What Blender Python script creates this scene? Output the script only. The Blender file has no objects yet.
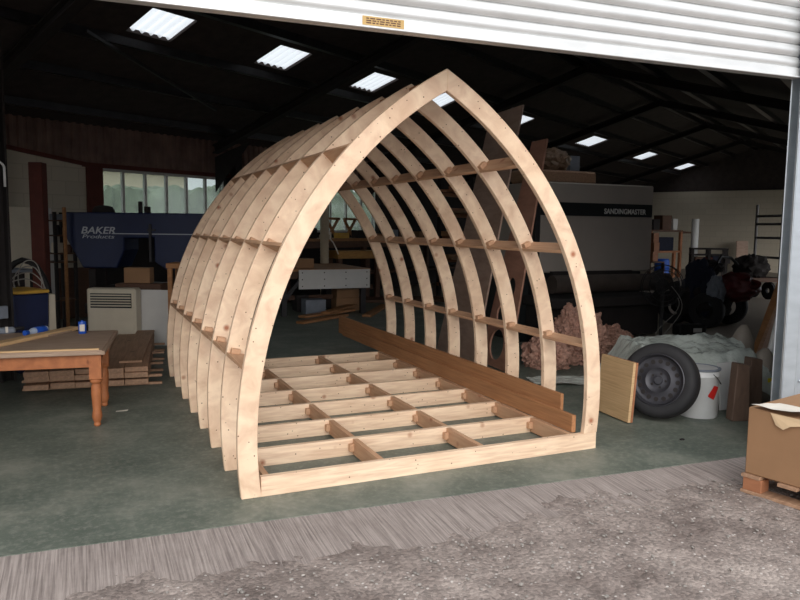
import bpy, bmesh, math, random
from mathutils import Vector, Matrix, noise
random.seed(7)
C = bpy.context.scene.collection
PI = math.pi
V3 = Vector

# ------------------------------------------------------------ camera model
CAM = V3((-0.91925, -3.81792, 1.51767))
YAW, PITCH, ROLL, FPX = 0.4234, -0.1016, 0.0116, 705.2264
cy, sy, cp, sp = math.cos(YAW), math.sin(YAW), math.cos(PITCH), math.sin(PITCH)
FW = V3((sy*cp, cy*cp, sp)); RT0 = V3((cy, -sy, 0)); UP0 = RT0.cross(FW)
RT = RT0*math.cos(ROLL) + UP0*math.sin(ROLL); UP = UP0*math.cos(ROLL) - RT0*math.sin(ROLL)
def ray(x, y): return RT*((x-400)/FPX) + UP*((300-y)/FPX) + FW
def atd(x, y, dep): return CAM + ray(x, y)*dep
def at(x, y, z=0.0):
    d = ray(x, y); return CAM + d*((z-CAM.z)/d.z)
def aty(x, y, Y):
    d = ray(x, y); return CAM + d*((Y-CAM.y)/d.y)
TH = math.radians(28.8)
BU = V3((math.cos(TH), math.sin(TH), 0)); BV = V3((-math.sin(TH), math.cos(TH), 0))
def B(u, v, z=0.0): return BU*u + BV*v + V3((0, 0, z))
def atv(x, y, v):
    d = ray(x, y); return CAM + d*((v-CAM.dot(BV))/d.dot(BV))
DA = math.radians(-3.6)                       # direction of the doorway
DX = V3((math.cos(DA), math.sin(DA), 0)); DN = V3((-math.sin(DA), math.cos(DA), 0))
def D(s, n, z=0.0): return V3((0, -0.33, 0)) + DX*s + DN*n + V3((0, 0, z))
def u0(v): return -(0.33 + 0.846*v)/0.537

# ------------------------------------------------------------ materials
def lin(c):
    c = c/255.0
    return c/12.92 if c <= 0.04045 else ((c+0.055)/1.055)**2.4
def rgb(r, g, b): return (lin(r), lin(g), lin(b), 1)
def scale(c, k): return (min(1, c[0]*k), min(1, c[1]*k), min(1, c[2]*k), 1)
MATS = {}
def newmat(name):
    m = bpy.data.materials.new(name); m.use_nodes = True
    nt = m.node_tree; bs = nt.nodes['Principled BSDF']
    return m, nt, bs
def N(nt, t, **kw):
    n = nt.nodes.new(t)
    for k, v in kw.items():
        if k in n.inputs: n.inputs[k].default_value = v
        else: setattr(n, k, v)
    return n
def coords(nt, sc=(1, 1, 1)):
    tc = N(nt, 'ShaderNodeTexCoord'); mp = N(nt, 'ShaderNodeMapping'); mp.inputs['Scale'].default_value = sc
    nt.links.new(tc.outputs['Object'], mp.inputs['Vector']); return mp.outputs['Vector']
def ramp(nt, fac, stops):
    r = N(nt, 'ShaderNodeValToRGB'); e = r.color_ramp.elements
    e[0].position, e[0].color = stops[0]; e[1].position, e[1].color = stops[1]
    for p, c in stops[2:]:
        k = e.new(p); k.color = c
    nt.links.new(fac, r.inputs['Fac']); return r.outputs['Color']
def mix(nt, fac, a, b, mode='MIX'):
    m = N(nt, 'ShaderNodeMix', data_type='RGBA', blend_type=mode)
    for s, v in ((0, fac), (6, a), (7, b)):
        if hasattr(v, 'is_output'): nt.links.new(v, m.inputs[s])
        else: m.inputs[s].default_value = v
    return m.outputs[2]
def bump(nt, bs, h, strength=.3, dist=.01):
    b = N(nt, 'ShaderNodeBump', Strength=strength, Distance=dist)
    nt.links.new(h, b.inputs['Height']); nt.links.new(b.outputs['Normal'], bs.inputs['Normal'])
def plain(name, c, rough=.6, metal=0., var=.25, ns=6., bmp=0., sc=(1, 1, 1), c2=None):
    if name in MATS: return MATS[name]
    m, nt, bs = newmat(name)
    v = coords(nt, sc); n = N(nt, 'ShaderNodeTexNoise', Scale=ns, Detail=6., Roughness=.6)
    nt.links.new(v, n.inputs['Vector'])
    col = ramp(nt, n.outputs['Fac'], [(.3, c2 or scale(c, 1-var)), (.7, scale(c, 1+var*.6))])
    nt.links.new(col, bs.inputs['Base Color'])
    bs.inputs['Roughness'].default_value = rough; bs.inputs['Metallic'].default_value = metal
    if bmp: bump(nt, bs, n.outputs['Fac'], bmp, .01)
    MATS[name] = m; return m
def wood(name, c, dark, sc, knots=True, nails=False, rough=.65, contrast=1.):
    m, nt, bs = newmat(name)
    v = coords(nt, sc)
    w = N(nt, 'ShaderNodeTexNoise', Scale=3., Detail=5., Roughness=.55, Distortion=.6); nt.links.new(v, w.inputs['Vector'])
    col = ramp(nt, w.outputs['Fac'], [(.34, mix_c(c, dark, .35*contrast)), (.62, c)])
    v2 = coords(nt)
    n2 = N(nt, 'ShaderNodeTexNoise', Scale=2.2, Detail=2.); nt.links.new(v2, n2.inputs['Vector'])
    col = mix(nt, ramp(nt, n2.outputs['Fac'], [(.35, (.82, .80, .78, 1)), (.65, (1, 1, 1, 1))]), (0, 0, 0, 1), col, 'MULTIPLY') if False else \
          mix(nt, 1., col, ramp(nt, n2.outputs['Fac'], [(.35, (.92, .89, .86, 1)), (.65, (1, 1, 1, 1))]), 'MULTIPLY')
    if knots:
        k = N(nt, 'ShaderNodeTexVoronoi', Scale=4.5); nt.links.new(v2, k.inputs['Vector'])
        f = ramp(nt, k.outputs['Distance'], [(.04, (1, 1, 1, 1)), (.13, (0, 0, 0, 1))])
        col = mix(nt, f, col, dark)
    if nails:
        k = N(nt, 'ShaderNodeTexVoronoi', Scale=21.); nt.links.new(v2, k.inputs['Vector'])
        f = ramp(nt, k.outputs['Distance'], [(.075, (1, 1, 1, 1)), (.10, (0, 0, 0, 1))])
        col = mix(nt, f, col, scale(dark, .35))
    nt.links.new(col, bs.inputs['Base Color']); bs.inputs['Roughness'].default_value = rough
    bump(nt, bs, w.outputs['Fac'], .12, .004)
    MATS[name] = m; return m
def mix_c(a, b, t): return tuple(a[i]*(1-t)+b[i]*t for i in range(3)) + (1,)

PINE, PKN = rgb(242, 215, 185), rgb(166, 106, 76)
M = {}
M['rib'] = wood('pine_rib', PINE, PKN, (2.5, 6, 2.5), True, True)
M['pine_x'] = wood('pine_across', PINE, PKN, (1.2, 14, 14), True, True)
M['pine_y'] = wood('pine_along', rgb(206, 166, 132), PKN, (14, 1.2, 14), True, False)
M['brownboard'] = wood('brown_board', rgb(178, 126, 84), rgb(96, 58, 36), (18, .8, 18), False)
M['oldplank'] = wood('old_plank', rgb(178, 142, 114), rgb(84, 56, 40), (14, 1, 14), True, True)
M['tabletop'] = wood('table_sheet', rgb(174, 150, 130), rgb(120, 96, 80), (2, 10, 10), False)
M['orangepine'] = wood('waxed_pine', rgb(178, 110, 66), rgb(106, 52, 26), (4, 4, 4), True)
M['paleply'] = wood('pale_ply', rgb(172, 116, 82), rgb(124, 78, 52), (3, 3, 9), True)
M['plyedge'] = wood('ply_edge', rgb(220, 186, 140), rgb(150, 104, 64), (1, 1, 40), False)
M['greyply'] = wood('grey_ply', rgb(182, 156, 140), rgb(126, 100, 86), (1.5, 1.5, 6), False)
M['redply'] = wood('red_ply', rgb(176, 132, 112), rgb(122, 82, 66), (1.5, 1.5, 6), False)
M['darkoak'] = wood('weathered_block', rgb(112, 90, 76), rgb(60, 44, 36), (6, 6, 2), True)
M['benchwood'] = wood('bench_wood', rgb(164, 116, 72), rgb(90, 56, 34), (3, 3, 6), False)
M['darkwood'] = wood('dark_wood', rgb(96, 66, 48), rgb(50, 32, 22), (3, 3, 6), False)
M['card'] = plain('cardboard', rgb(150, 114, 82), .85, var=.10, ns=4)
M['cardtorn'] = plain('cardboard_torn', rgb(206, 178, 142), .9, var=.12)
M['paper'] = plain('paper', rgb(222, 214, 202), .8, var=.06)
M['white'] = plain('white_panel', rgb(206, 204, 200), .6, var=.05)
M['cream'] = plain('cream_enamel', rgb(206, 196, 176), .5, var=.07)
M['blackm'] = plain('dark_metal', rgb(40, 38, 38), .55, .3)
M['darkmatt'] = plain('dark_matt', rgb(44, 39, 38), .9)
M['rust'] = plain('red_oxide_steel', rgb(92, 44, 34), .8, var=.25)
M['blue'] = plain('blue_enamel', rgb(18, 32, 70), .5, var=.12)
M['brightblue'] = plain('blue_plastic', rgb(30, 84, 184), .4, var=.1)
M['sander'] = plain('grey_enamel', rgb(172, 163, 154), .55, var=.06, ns=3)
M['sanderdark'] = plain('charcoal_enamel', rgb(30, 34, 36), .5, var=.1)
M['lettering'] = plain('white_lettering', rgb(225, 225, 222), .5, var=.02)
M['greylettering'] = plain('grey_lettering', rgb(176, 180, 186), .5, var=.02)
M['rubber'] = plain('tyre_rubber', rgb(36, 35, 37), .75, var=.2, ns=14, bmp=.2)
M['wheelsteel'] = plain('wheel_steel', rgb(66, 65, 70), .45, .4, var=.25)
M['drum'] = plain('white_tin', rgb(222, 222, 220), .4, var=.06)
M['red'] = plain('red_label', rgb(206, 40, 34), .5, var=.05)
M['yellow'] = plain('yellow_plastic', rgb(206, 160, 60), .5, var=.12)
M['redpaint'] = plain('red_paint', rgb(88, 24, 26), .5, var=.25)
M['cloth'] = plain('grey_cloth', rgb(130, 136, 146), .9, var=.2, bmp=.3)
M['navy'] = plain('navy_cloth', rgb(30, 34, 52), .9, var=.3, bmp=.3)
M['wool'] = plain('pink_fibre', rgb(190, 148, 130), 1., var=.4, ns=26, bmp=.9)
M['cable'] = plain('pale_cable', rgb(150, 146, 140), .6)
M['duct'] = plain('beige_tube', rgb(180, 164, 140), .7, var=.12)
M['bag'] = plain('pale_plastic_bag', rgb(160, 150, 138), .5, var=.15, bmp=.3)
M['redcol'] = M['rust']
def glossy_wrap(name, c, alpha):
    m, nt, bs = newmat(name)
    n = N(nt, 'ShaderNodeTexNoise', Scale=14., Detail=5.); nt.links.new(coords(nt), n.inputs['Vector'])
    bs.inputs['Base Color'].default_value = c; bs.inputs['Roughness'].default_value = .22
    bs.inputs['Alpha'].default_value = alpha; bump(nt, bs, n.outputs['Fac'], .8, .03); return m
M['sheet'] = glossy_wrap('polythene', rgb(214, 222, 214), .85)
M['wrap'] = glossy_wrap('shrink_wrap', rgb(150, 126, 106), 1.)
M['bottle'] = glossy_wrap('clear_bottle', rgb(214, 226, 232), .55)
def glass():
    m, nt, bs = newmat('window_glass'); o = nt.nodes['Material Output']
    t = N(nt, 'ShaderNodeBsdfTransparent'); t.inputs[0].default_value = (.66, .70, .68, 1)
    d = N(nt, 'ShaderNodeBsdfTranslucent'); d.inputs[0].default_value = (.7, .74, .72, 1)
    g = N(nt, 'ShaderNodeBsdfGlossy', Roughness=.1); mx = N(nt, 'ShaderNodeMixShader'); mx.inputs[0].default_value = .05
    m2 = N(nt, 'ShaderNodeMixShader'); m2.inputs[0].default_value = .1
    nt.links.new(t.outputs[0], m2.inputs[1]); nt.links.new(d.outputs[0], m2.inputs[2])
    nt.links.new(m2.outputs[0], mx.inputs[1]); nt.links.new(g.outputs[0], mx.inputs[2]); nt.links.new(mx.outputs[0], o.inputs[0]); return m
M['glass'] = glass()
def translucent():
    m, nt, bs = newmat('skylight_sheet'); o = nt.nodes['Material Output']
    t = N(nt, 'ShaderNodeBsdfTranslucent'); t.inputs[0].default_value = (.72, .75, .77, 1)
    p = N(nt, 'ShaderNodeBsdfTransparent'); p.inputs[0].default_value = (.85, .87, .88, 1)
    mx = N(nt, 'ShaderNodeMixShader'); mx.inputs[0].default_value = .15
    nt.links.new(t.outputs[0], mx.inputs[1]); nt.links.new(p.outputs[0], mx.inputs[2]); nt.links.new(mx.outputs[0], o.inputs[0]); return m
M['sky'] = translucent()
def floor_mat():
    m, nt, bs = newmat('green_floor_paint')
    v = coords(nt); n = N(nt, 'ShaderNodeTexNoise', Scale=1.6, Detail=9., Roughness=.7); nt.links.new(v, n.inputs['Vector'])
    col = ramp(nt, n.outputs['Fac'], [(.28, rgb(70, 79, 71)), (.5, rgb(98, 105, 95)), (.72, rgb(138, 138, 126))])
    n2 = N(nt, 'ShaderNodeTexNoise', Scale=24., Detail=6., Roughness=.75); nt.links.new(v, n2.inputs['Vector'])
    col = mix(nt, ramp(nt, n2.outputs['Fac'], [(.48, (0, 0, 0, 1)), (.78, (.7, .7, .7, 1))]), col, rgb(150, 150, 140))
    # worn, paintless concrete deeper in the hall to the right
    sx = N(nt, 'ShaderNodeSeparateXYZ'); nt.links.new(v, sx.inputs[0])
    a = N(nt, 'ShaderNodeMapRange'); a.inputs['From Min'].default_value = 5.2; a.inputs['From Max'].default_value = 6.6
    nt.links.new(sx.outputs[0], a.inputs['Value'])
    col = mix(nt, a.outputs[0], col, rgb(150, 140, 128))
    nt.links.new(col, bs.inputs['Base Color']); bs.inputs['Roughness'].default_value = .55
    bump(nt, bs, n2.outputs['Fac'], .12, .004); return m
M['floor'] = floor_mat()
def brushed():
    m, nt, bs = newmat('brushed_concrete')
    v = coords(nt)
    w = N(nt, 'ShaderNodeTexNoise', Scale=1., Detail=4., Roughness=.6); nt.links.new(coords(nt, (95, 2.2, 1)), w.inputs['Vector'])
    n = N(nt, 'ShaderNodeTexNoise', Scale=3., Detail=9., Roughness=.75); nt.links.new(v, n.inputs['Vector'])
    col = ramp(nt, n.outputs['Fac'], [(.3, rgb(122, 110, 105)), (.7, rgb(166, 154, 148))])
    col = mix(nt, .5, col, ramp(nt, w.outputs['Fac'], [(.36, rgb(92, 82, 78)), (.62, rgb(178, 166, 159))]))
    nt.links.new(col, bs.inputs['Base Color']); bs.inputs['Roughness'].default_value = .9
    bump(nt, bs, w.outputs['Fac'], .7, .014); return m
M['brushed'] = brushed()
def yard_mat():
    m, nt, bs = newmat('yard_hardcore')
    v = coords(nt)
    n = N(nt, 'ShaderNodeTexNoise', Scale=2.1, Detail=10., Roughness=.72); nt.links.new(v, n.inputs['Vector'])
    col = ramp(nt, n.outputs['Fac'], [(.33, rgb(104, 92, 87)), (.66, rgb(170, 159, 152))])
    k = N(nt, 'ShaderNodeTexVoronoi', Scale=62.); nt.links.new(v, k.inputs['Vector'])
    col = mix(nt, .7, col, mix(nt, 1., col, ramp(nt, k.outputs['Color'], [(.1, (.5, .48, .47, 1)), (.9, (1.25, 1.2, 1.18, 1))]), 'MULTIPLY'))
    n2 = N(nt, 'ShaderNodeTexNoise', Scale=150., Detail=3., Roughness=.6); nt.links.new(v, n2.inputs['Vector'])
    k2 = N(nt, 'ShaderNodeTexVoronoi', Scale=34.); nt.links.new(v, k2.inputs['Vector'])
    st = ramp(nt, k2.outputs['Distance'], [(.16, (1, 1, 1, 1)), (.26, (0, 0, 0, 1))])
    g3 = ramp(nt, k2.outputs['Color'], [(.62, (0, 0, 0, 1)), (.68, (1, 1, 1, 1))])
    col = mix(nt, mix(nt, 1., st, g3, 'MULTIPLY'), col, rgb(196, 188, 182))
    nt.links.new(col, bs.inputs['Base Color']); bs.inputs['Roughness'].default_value = .95
    ad = N(nt, 'ShaderNodeMath', operation='SUBTRACT'); nt.links.new(n2.outputs['Fac'], ad.inputs[0]); nt.links.new(k.outputs['Distance'], ad.inputs[1])
    bump(nt, bs, ad.outputs[0], .6, .009); return m
M['yard'] = yard_mat()
def galv(name, c, rough):
    m, nt, bs = newmat(name)
    n = N(nt, 'ShaderNodeTexNoise', Scale=5., Detail=6.); nt.links.new(coords(nt, (1, 1, 3)), n.inputs['Vector'])
    nt.links.new(ramp(nt, n.outputs['Fac'], [(.3, scale(c, .86)), (.7, c)]), bs.inputs['Base Color'])
    bs.inputs['Metallic'].default_value = .55; bs.inputs['Roughness'].default_value = rough; return m
M['galv'] = galv('galvanised_slat', rgb(222, 223, 222), .42)
M['galvpost'] = galv('galvanised_post', rgb(186, 193, 198), .4)
M['steel'] = plain('dark_steel', rgb(52, 50, 52), .5, .3, var=.25)
M['steelgrey'] = plain('dull_scaffold_tube', rgb(104, 102, 102), .5, .3, var=.2)
M['purlin'] = plain('galvanised_purlin', rgb(64, 62, 64), .3, .6, var=.25)
M['roof'] = plain('sooty_roof_sheet', rgb(66, 57, 55), .95, var=.3)
def cladding():
    m, nt, bs = newmat('brown_cladding')
    n = N(nt, 'ShaderNodeTexNoise', Scale=3., Detail=5.); nt.links.new(coords(nt), n.inputs['Vector'])
    nt.links.new(ramp(nt, n.outputs['Fac'], [(.3, rgb(104, 82, 74)), (.7, rgb(136, 110, 100))]), bs.inputs['Base Color'])
    bs.inputs['Roughness'].default_value = .8; return m
M['clad'] = cladding()
def blockwork():
    m, nt, bs = newmat('painted_blockwork')
    b = N(nt, 'ShaderNodeTexBrick', Scale=1.); nt.links.new(coords(nt), b.inputs['Vector'])
    b.inputs['Color1'].default_value = rgb(196, 186, 168); b.inputs['Color2'].default_value = rgb(191, 181, 163); b.inputs['Mortar'].default_value = rgb(182, 172, 154)
    b.inputs['Mortar Size'].default_value = .008; b.inputs['Brick Width'].default_value = .44; b.inputs['Row Height'].default_value = .22
    nt.links.new(b.outputs['Color'], bs.inputs['Base Color']); bs.inputs['Roughness'].default_value = .85; return m
M['block'] = blockwork()
M['hedge'] = plain('hedge_leaves', rgb(128, 142, 120), .8, var=.4, ns=3)
M['render'] = plain('pale_render', rgb(214, 200, 176), .9, var=.05)
M['wallext'] = plain('wall_cladding', rgb(140, 140, 138), .7, var=.05)

# ------------------------------------------------------------ mesh builder
class MB:
    def __init__(s): s.v = []; s.f = []
    def add(s, vs, fs):
        n = len(s.v); s.v += [V3(p) for p in vs]; s.f += [tuple(i+n for i in f) for f in fs]; return s
    def box(s, x0, x1, y0, y1, z0, z1, R=None, o=None):
        vs = [V3((x, y, z)) for x in (x0, x1) for y in (y0, y1) for z in (z0, z1)]
        if R is not None: vs = [R @ p for p in vs]
        if o is not None: vs = [p + V3(o) for p in vs]
        return s.add(vs, [(0, 1, 3, 2), (4, 6, 7, 5), (0, 4, 5, 1), (2, 3, 7, 6), (0, 2, 6, 4), (1, 5, 7, 3)])
    def bar(s, p, q, w, h, up=(0, 0, 1)):
        p, q = V3(p), V3(q); d = (q-p).normalized(); upv = V3(up)
        if abs(d.dot(upv)) > .98: upv = V3((0, 1, 0))
        a = d.cross(upv).normalized(); b = a.cross(d).normalized()
        vs = [c + a*i*w/2 + b*j*h/2 for c in (p, q) for i, j in ((-1, -1), (1, -1), (1, 1), (-1, 1))]
        return s.add(vs, [(0, 3, 2, 1), (4, 5, 6, 7), (0, 1, 5, 4), (1, 2, 6, 5), (2, 3, 7, 6), (3, 0, 4, 7)])
    def cyl(s, p, q, r, n=16, r2=None, caps=True):
        p, q = V3(p), V3(q); r2 = r if r2 is None else r2; d = (q-p).normalized()
        a = d.orthogonal().normalized(); b = d.cross(a); vs = []
        for c, rr in ((p, r), (q, r2)):
            for i in range(n):
                t = 2*PI*i/n; vs.append(c + a*rr*math.cos(t) + b*rr*math.sin(t))
        fs = [(i, (i+1) % n, n+(i+1) % n, n+i) for i in range(n)]
        if caps: fs += [tuple(range(n-1, -1, -1)), tuple(range(n, 2*n))]
        return s.add(vs, fs)
    def tube(s, pts, r, n=8):
        pts = [V3(p) for p in pts]; vs = []; fs = []; a = None
        for i, p in enumerate(pts):
            d = (pts[min(i+1, len(pts)-1)] - pts[max(i-1, 0)]).normalized()
            a = d.orthogonal().normalized() if a is None else (a - d*a.dot(d)).normalized()
            b = d.cross(a)
            for k in range(n):
                t = 2*PI*k/n; vs.append(p + a*r*math.cos(t) + b*r*math.sin(t))
        for i in range(len(pts)-1):
            fs += [(i*n+k, i*n+(k+1) % n, (i+1)*n+(k+1) % n, (i+1)*n+k) for k in range(n)]
        fs += [tuple(range(n-1, -1, -1)), tuple(range((len(pts)-1)*n, len(pts)*n))]
        return s.add(vs, fs)
    def lathe(s, prof, n=28, R=None, o=(0, 0, 0), closed=False, open_=False):
        vs = []; m = len(prof)
        for r, z in prof:
            for k in range(n):
                t = 2*PI*k/n; p = V3((r*math.cos(t), r*math.sin(t), z))
                if R is not None: p = R @ p
                vs.append(p + V3(o))
        fs = [(i*n+k, i*n+(k+1) % n, (i+1)*n+(k+1) % n, (i+1)*n+k) for i in range(m-1) for k in range(n)]
        if closed: fs += [((m-1)*n+k, (m-1)*n+(k+1) % n, (k+1) % n, k) for k in range(n)]
        elif not open_: fs += [tuple(range(n-1, -1, -1)), tuple(range((m-1)*n, m*n))]
        return s.add(vs, fs)
    def prism(s, poly, f0, f1):
        """poly: list of 2D; f0,f1 map 2D->3D for both ends"""
        n = len(poly); vs = [f0(*p) for p in poly] + [f1(*p) for p in poly]
        return s.add(vs, [tuple(range(n-1, -1, -1)), tuple(range(n, 2*n))] + [(i, (i+1) % n, n+(i+1) % n, n+i) for i in range(n)])
    def slab(s, a, b, c, d, t):
        """quad a,b,c,d thickened by t along its normal"""
        a, b, c, d = map(V3, (a, b, c, d)); n = (b-a).cross(d-a).normalized()*t
        return s.add([a, b, c, d, a+n, b+n, c+n, d+n], [(0, 3, 2, 1), (4, 5, 6, 7), (0, 1, 5, 4), (1, 2, 6, 5), (2, 3, 7, 6), (3, 0, 4, 7)])
    def blob(s, c, r, sub=3, amp=.2, fr=2., seed=0, flat=None):
        bm = bmesh.new(); bmesh.ops.create_icosphere(bm, subdivisions=sub, radius=1)
        for v in bm.verts:
            d = v.co.normalized(); k = 1 + amp*noise.noise(d*fr + V3((seed*7.3, seed*3.1, 0))) + amp*.5*noise.noise(d*fr*2.7 + V3((seed, 9, seed)))
            v.co = V3((d.x*r[0]*k, d.y*r[1]*k, d.z*r[2]*k)) + V3(c)
            if flat is not None and v.co.z < flat: v.co.z = flat
        bm.verts.index_update(); s.add([v.co.copy() for v in bm.verts], [tuple(v.index for v in f.verts) for f in bm.faces]); bm.free(); return s
    def build(s, name, mat, parent=None, bev=0., smooth=False, loc=None, rz=0., fix=True):
        me = bpy.data.meshes.new(name); me.from_pydata([tuple(p) for p in s.v], [], s.f)
        if fix:
            bm = bmesh.new(); bm.from_mesh(me); bmesh.ops.recalc_face_normals(bm, faces=bm.faces); bm.to_mesh(me); bm.free()
        if isinstance(mat, (list, tuple)):
            for m in mat: me.materials.append(m)
        else: me.materials.append(mat)
        if smooth:
            for p in me.polygons: p.use_smooth = True
            try: me.set_sharp_from_angle(angle=math.radians(40))
            except Exception: pass
        o = bpy.data.objects.new(name, me); C.objects.link(o)
        if parent: o.parent = parent
        if loc is not None: o.location = loc
        o.rotation_euler.z = rz
        if bev:
            b = o.modifiers.new('bevel', 'BEVEL'); b.width = bev; b.segments = 1; b.limit_method = 'ANGLE'
        return o
def thing(name, label, cat, loc=(0, 0, 0), rz=0., group=None):
    o = bpy.data.objects.new(name, None); C.objects.link(o); o.empty_display_size = .1
    o.location = loc; o.rotation_euler.z = rz; o['label'] = label; o['category'] = cat
    if group: o['group'] = group
    return o
def tag(o, label, cat, group=None, kind=None):
    o['label'] = label; o['category'] = cat
    if group: o['group'] = group
    if kind: o['kind'] = kind
    return o
def struct(o, label=None):
    o['kind'] = 'structure'
    if label: o['label'] = label
    return o
def Rz(a): return Matrix.Rotation(a, 3, 'Z')
def Rx(a): return Matrix.Rotation(a, 3, 'X')
def Ry(a): return Matrix.Rotation(a, 3, 'Y')
def lettering(body, size, mat, parent, M4, name='lettering', shear=0., offset=0., extrude=.002, spacing=1., fit=None):
    cu = bpy.data.curves.new(name, 'FONT'); cu.body = body; cu.size = size; cu.shear = shear; cu.offset = offset
    cu.extrude = extrude; cu.space_character = spacing; cu.align_x = 'LEFT'
    t = bpy.data.objects.new('tmp', cu); C.objects.link(t)
    bpy.context.view_layer.update()
    me = bpy.data.meshes.new_from_object(t.evaluated_get(bpy.context.evaluated_depsgraph_get()))
    bpy.data.objects.remove(t); bpy.data.curves.remove(cu)
    xs = [v.co.x for v in me.vertices]; sx = fit/(max(xs)-min(xs)) if fit else 1.
    me.transform(M4 @ Matrix.Diagonal((sx, 1, 1, 1))); me.name = name
    me.materials.clear(); me.materials.append(mat)
    o = bpy.data.objects.new(name, me); C.objects.link(o); o.parent = parent; return o
def shape2d(outline, holes, depth, M4, name, mat, parent=None):
    """flat board with round or free cut-outs, thickness depth"""
    cu = bpy.data.curves.new(name, 'CURVE'); cu.dimensions = '2D'; cu.fill_mode = 'BOTH'; cu.extrude = depth/2
    for poly in [outline] + holes:
        sp_ = cu.splines.new('POLY'); sp_.points.add(len(poly)-1); sp_.use_cyclic_u = True
        for i, (x, y) in enumerate(poly): sp_.points[i].co = (x, y, 0, 1)
    t = bpy.data.objects.new('tmp', cu); C.objects.link(t); bpy.context.view_layer.update()
    me = bpy.data.meshes.new_from_object(t.evaluated_get(bpy.context.evaluated_depsgraph_get()))
    bpy.data.objects.remove(t); bpy.data.curves.remove(cu)
    me.transform(M4); me.name = name; me.materials.clear(); me.materials.append(mat)
    o = bpy.data.objects.new(name, me); C.objects.link(o)
    if parent: o.parent = parent
    return o
def ell(cx, cz, rx, rz, n=28): return [(cx+rx*math.cos(2*PI*i/n), cz+rz*math.sin(2*PI*i/n)) for i in range(n)]
def frame(xa, ya, o):
    xa, ya = V3(xa).normalized(), V3(ya).normalized(); za = xa.cross(ya)
    return Matrix(((xa.x, ya.x, za.x, o[0]), (xa.y, ya.y, za.y, o[1]), (xa.z, ya.z, za.z, o[2]), (0, 0, 0, 1)))

# ============================================================ SETTING
ZR, VR, TP, VE, UE, VN = 4.8, 2.6, .3, 8.2, 27.6, -3.4
def zr(v): return ZR - TP*abs(v-VR)
# floors and ground
mb = MB()
pts = [D(-15.5, .0), D(5.9, .0), B(UE, VN), B(UE, VE+.2), B(-13.6, VE+.2)]
n_ = len(pts); mb.add([p + V3((0, 0, 0)) for p in pts] + [p + V3((0, 0, -.25)) for p in pts],
       [tuple(range(n_)), tuple(range(2*n_-1, n_-1, -1))] + [(i, n_+i, n_+(i+1) % n_, (i+1) % n_) for i in range(n_)])
struct(mb.build('floor', M['floor']))
# brushed concrete strip outside the doorway with a ragged outer edge
mb = MB(); nx = 160
for i in range(nx+1):
    s_ = -5 + 12.5*i/nx
    for k in range(11):
        t = k/10; mb.v.append(D(s_, -.85*t, -.004 - .062*t + .004*noise.noise(V3((s_*6, t*7, 0)))*min(1, t*5)))
for i in range(nx):
    for k in range(10): mb.f.append((i*11+k, i*11+k+1, i*11+k+12, i*11+k+11))
struct(mb.build('trim_1', M['brushed'], smooth=True))
# rough yard
mb = MB(); gx, gy = 330, 118
for j in range(gy+1):
    for i in range(gx+1):
        s_ = -4.5 + 9.5*i/gx; n__ = -.02 - 3.4*j/gy
        lift = .012*max(0, min(1, (s_-1.0)/1.2))
        z = -.034 + lift + .010*noise.noise(V3((s_*2.2, n__*2.2, 0))) + .010*noise.noise(V3((s_*7, n__*7, 3))) + .008*noise.noise(V3((s_*17, n__*17, 5)))
        if n__ > -.10: z = min(z, -.04)
        mb.v.append(D(s_, n__, z))
for j in range(gy):
    for i in range(gx):
        a = j*(gx+1)+i; mb.f.append((a, a+1, a+gx+2, a+gx+1))
struct(mb.build('ground', M['yard'], smooth=True))
mb = MB(); mb.add([D(-40, -.3, -.07), D(40, -.3, -.07), D(40, -40, -.07), D(-40, -40, -.07)], [(0, 1, 2, 3)])
struct(mb.build('ground', M['yard']))
mb = MB(); mb.add([D(-60, 60, -.3), D(60, 60, -.3), D(60, -1, -.3), D(-60, -1, -.3)], [(0, 1, 2, 3)])
struct(mb.build('ground', M['hedge']))
# loose gravel
mb = MB()
for i in range(900):
    s_ = random.uniform(-2.2, 3.6); n__ = -.5 - random.random()**1.3*1.6 + (.25 if s_ > 1.5 else 0)
    r = random.uniform(.003, .0095)
    mb.blob(D(s_, n__, -.026+.010*max(0, min(1, s_-1))+r*.2), (r*random.uniform(.8, 1.4), r*random.uniform(.8, 1.4), r*.7), 1, .3, 2, i)
tag(mb.build('gravel', plain('gravel_stone', rgb(150, 144, 138), .9, var=.35, ns=9), smooth=True), 'loose grey gravel scattered over the yard in front of the workshop', 'gravel', kind='stuff')

# roof with skylight openings
SKY = [(.44, .66), (2.6, .65), (4.7, .66), (6.86, .67), (9.0, .66), (12.0, .9), (16.55, 1.1), (21.3, 1.0), (26.0, 1.1)]
SV0, SV1 = 4.83, 5.42
def roofquad(mb, v0, v1, ua, ub):
    """ua/ub numbers, or None for the slanting doorway edge"""
    q = []
    for v, u in ((v0, ua), (v0, ub), (v1, ub), (v1, ua)):
        uu = u0(v) if u is None else u
        q.append(B(uu, v, zr(v)))
    mb.add(q + [p + V3((0, 0, .05)) for p in q], [(0, 3, 2, 1), (4, 5, 6, 7), (0, 1, 5, 4), (1, 2, 6, 5), (2, 3, 7, 6), (3, 0, 4, 7)])
mb = MB()
roofquad(mb, SV1, VE+.25, None, UE+.2); roofquad(mb, VR, SV0, None, UE+.2)
NV0, NV1 = -.2, .6
roofquad(mb, NV1, VR, None, UE+.2); roofquad(mb, VN-.1, NV0, None, UE+.2)
FILL_SKY = [(2.6, 1.1), (4.7, 1.1), (6.8, 1.1)]  # unseen near-slope skylights, added to light the frame and sander
prev = None
for u, w in FILL_SKY:
    roofquad(mb, NV0, NV1, prev, u); prev = u+w
roofquad(mb, NV0, NV1, prev, UE+.2)
prev = None
for u, w in SKY:
    roofquad(mb, SV0, SV1, prev, u); prev = u+w
roofquad(mb, SV0, SV1, prev, UE+.2)
struct(mb.build('ceiling', M['roof']))
k_ = 0
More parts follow.
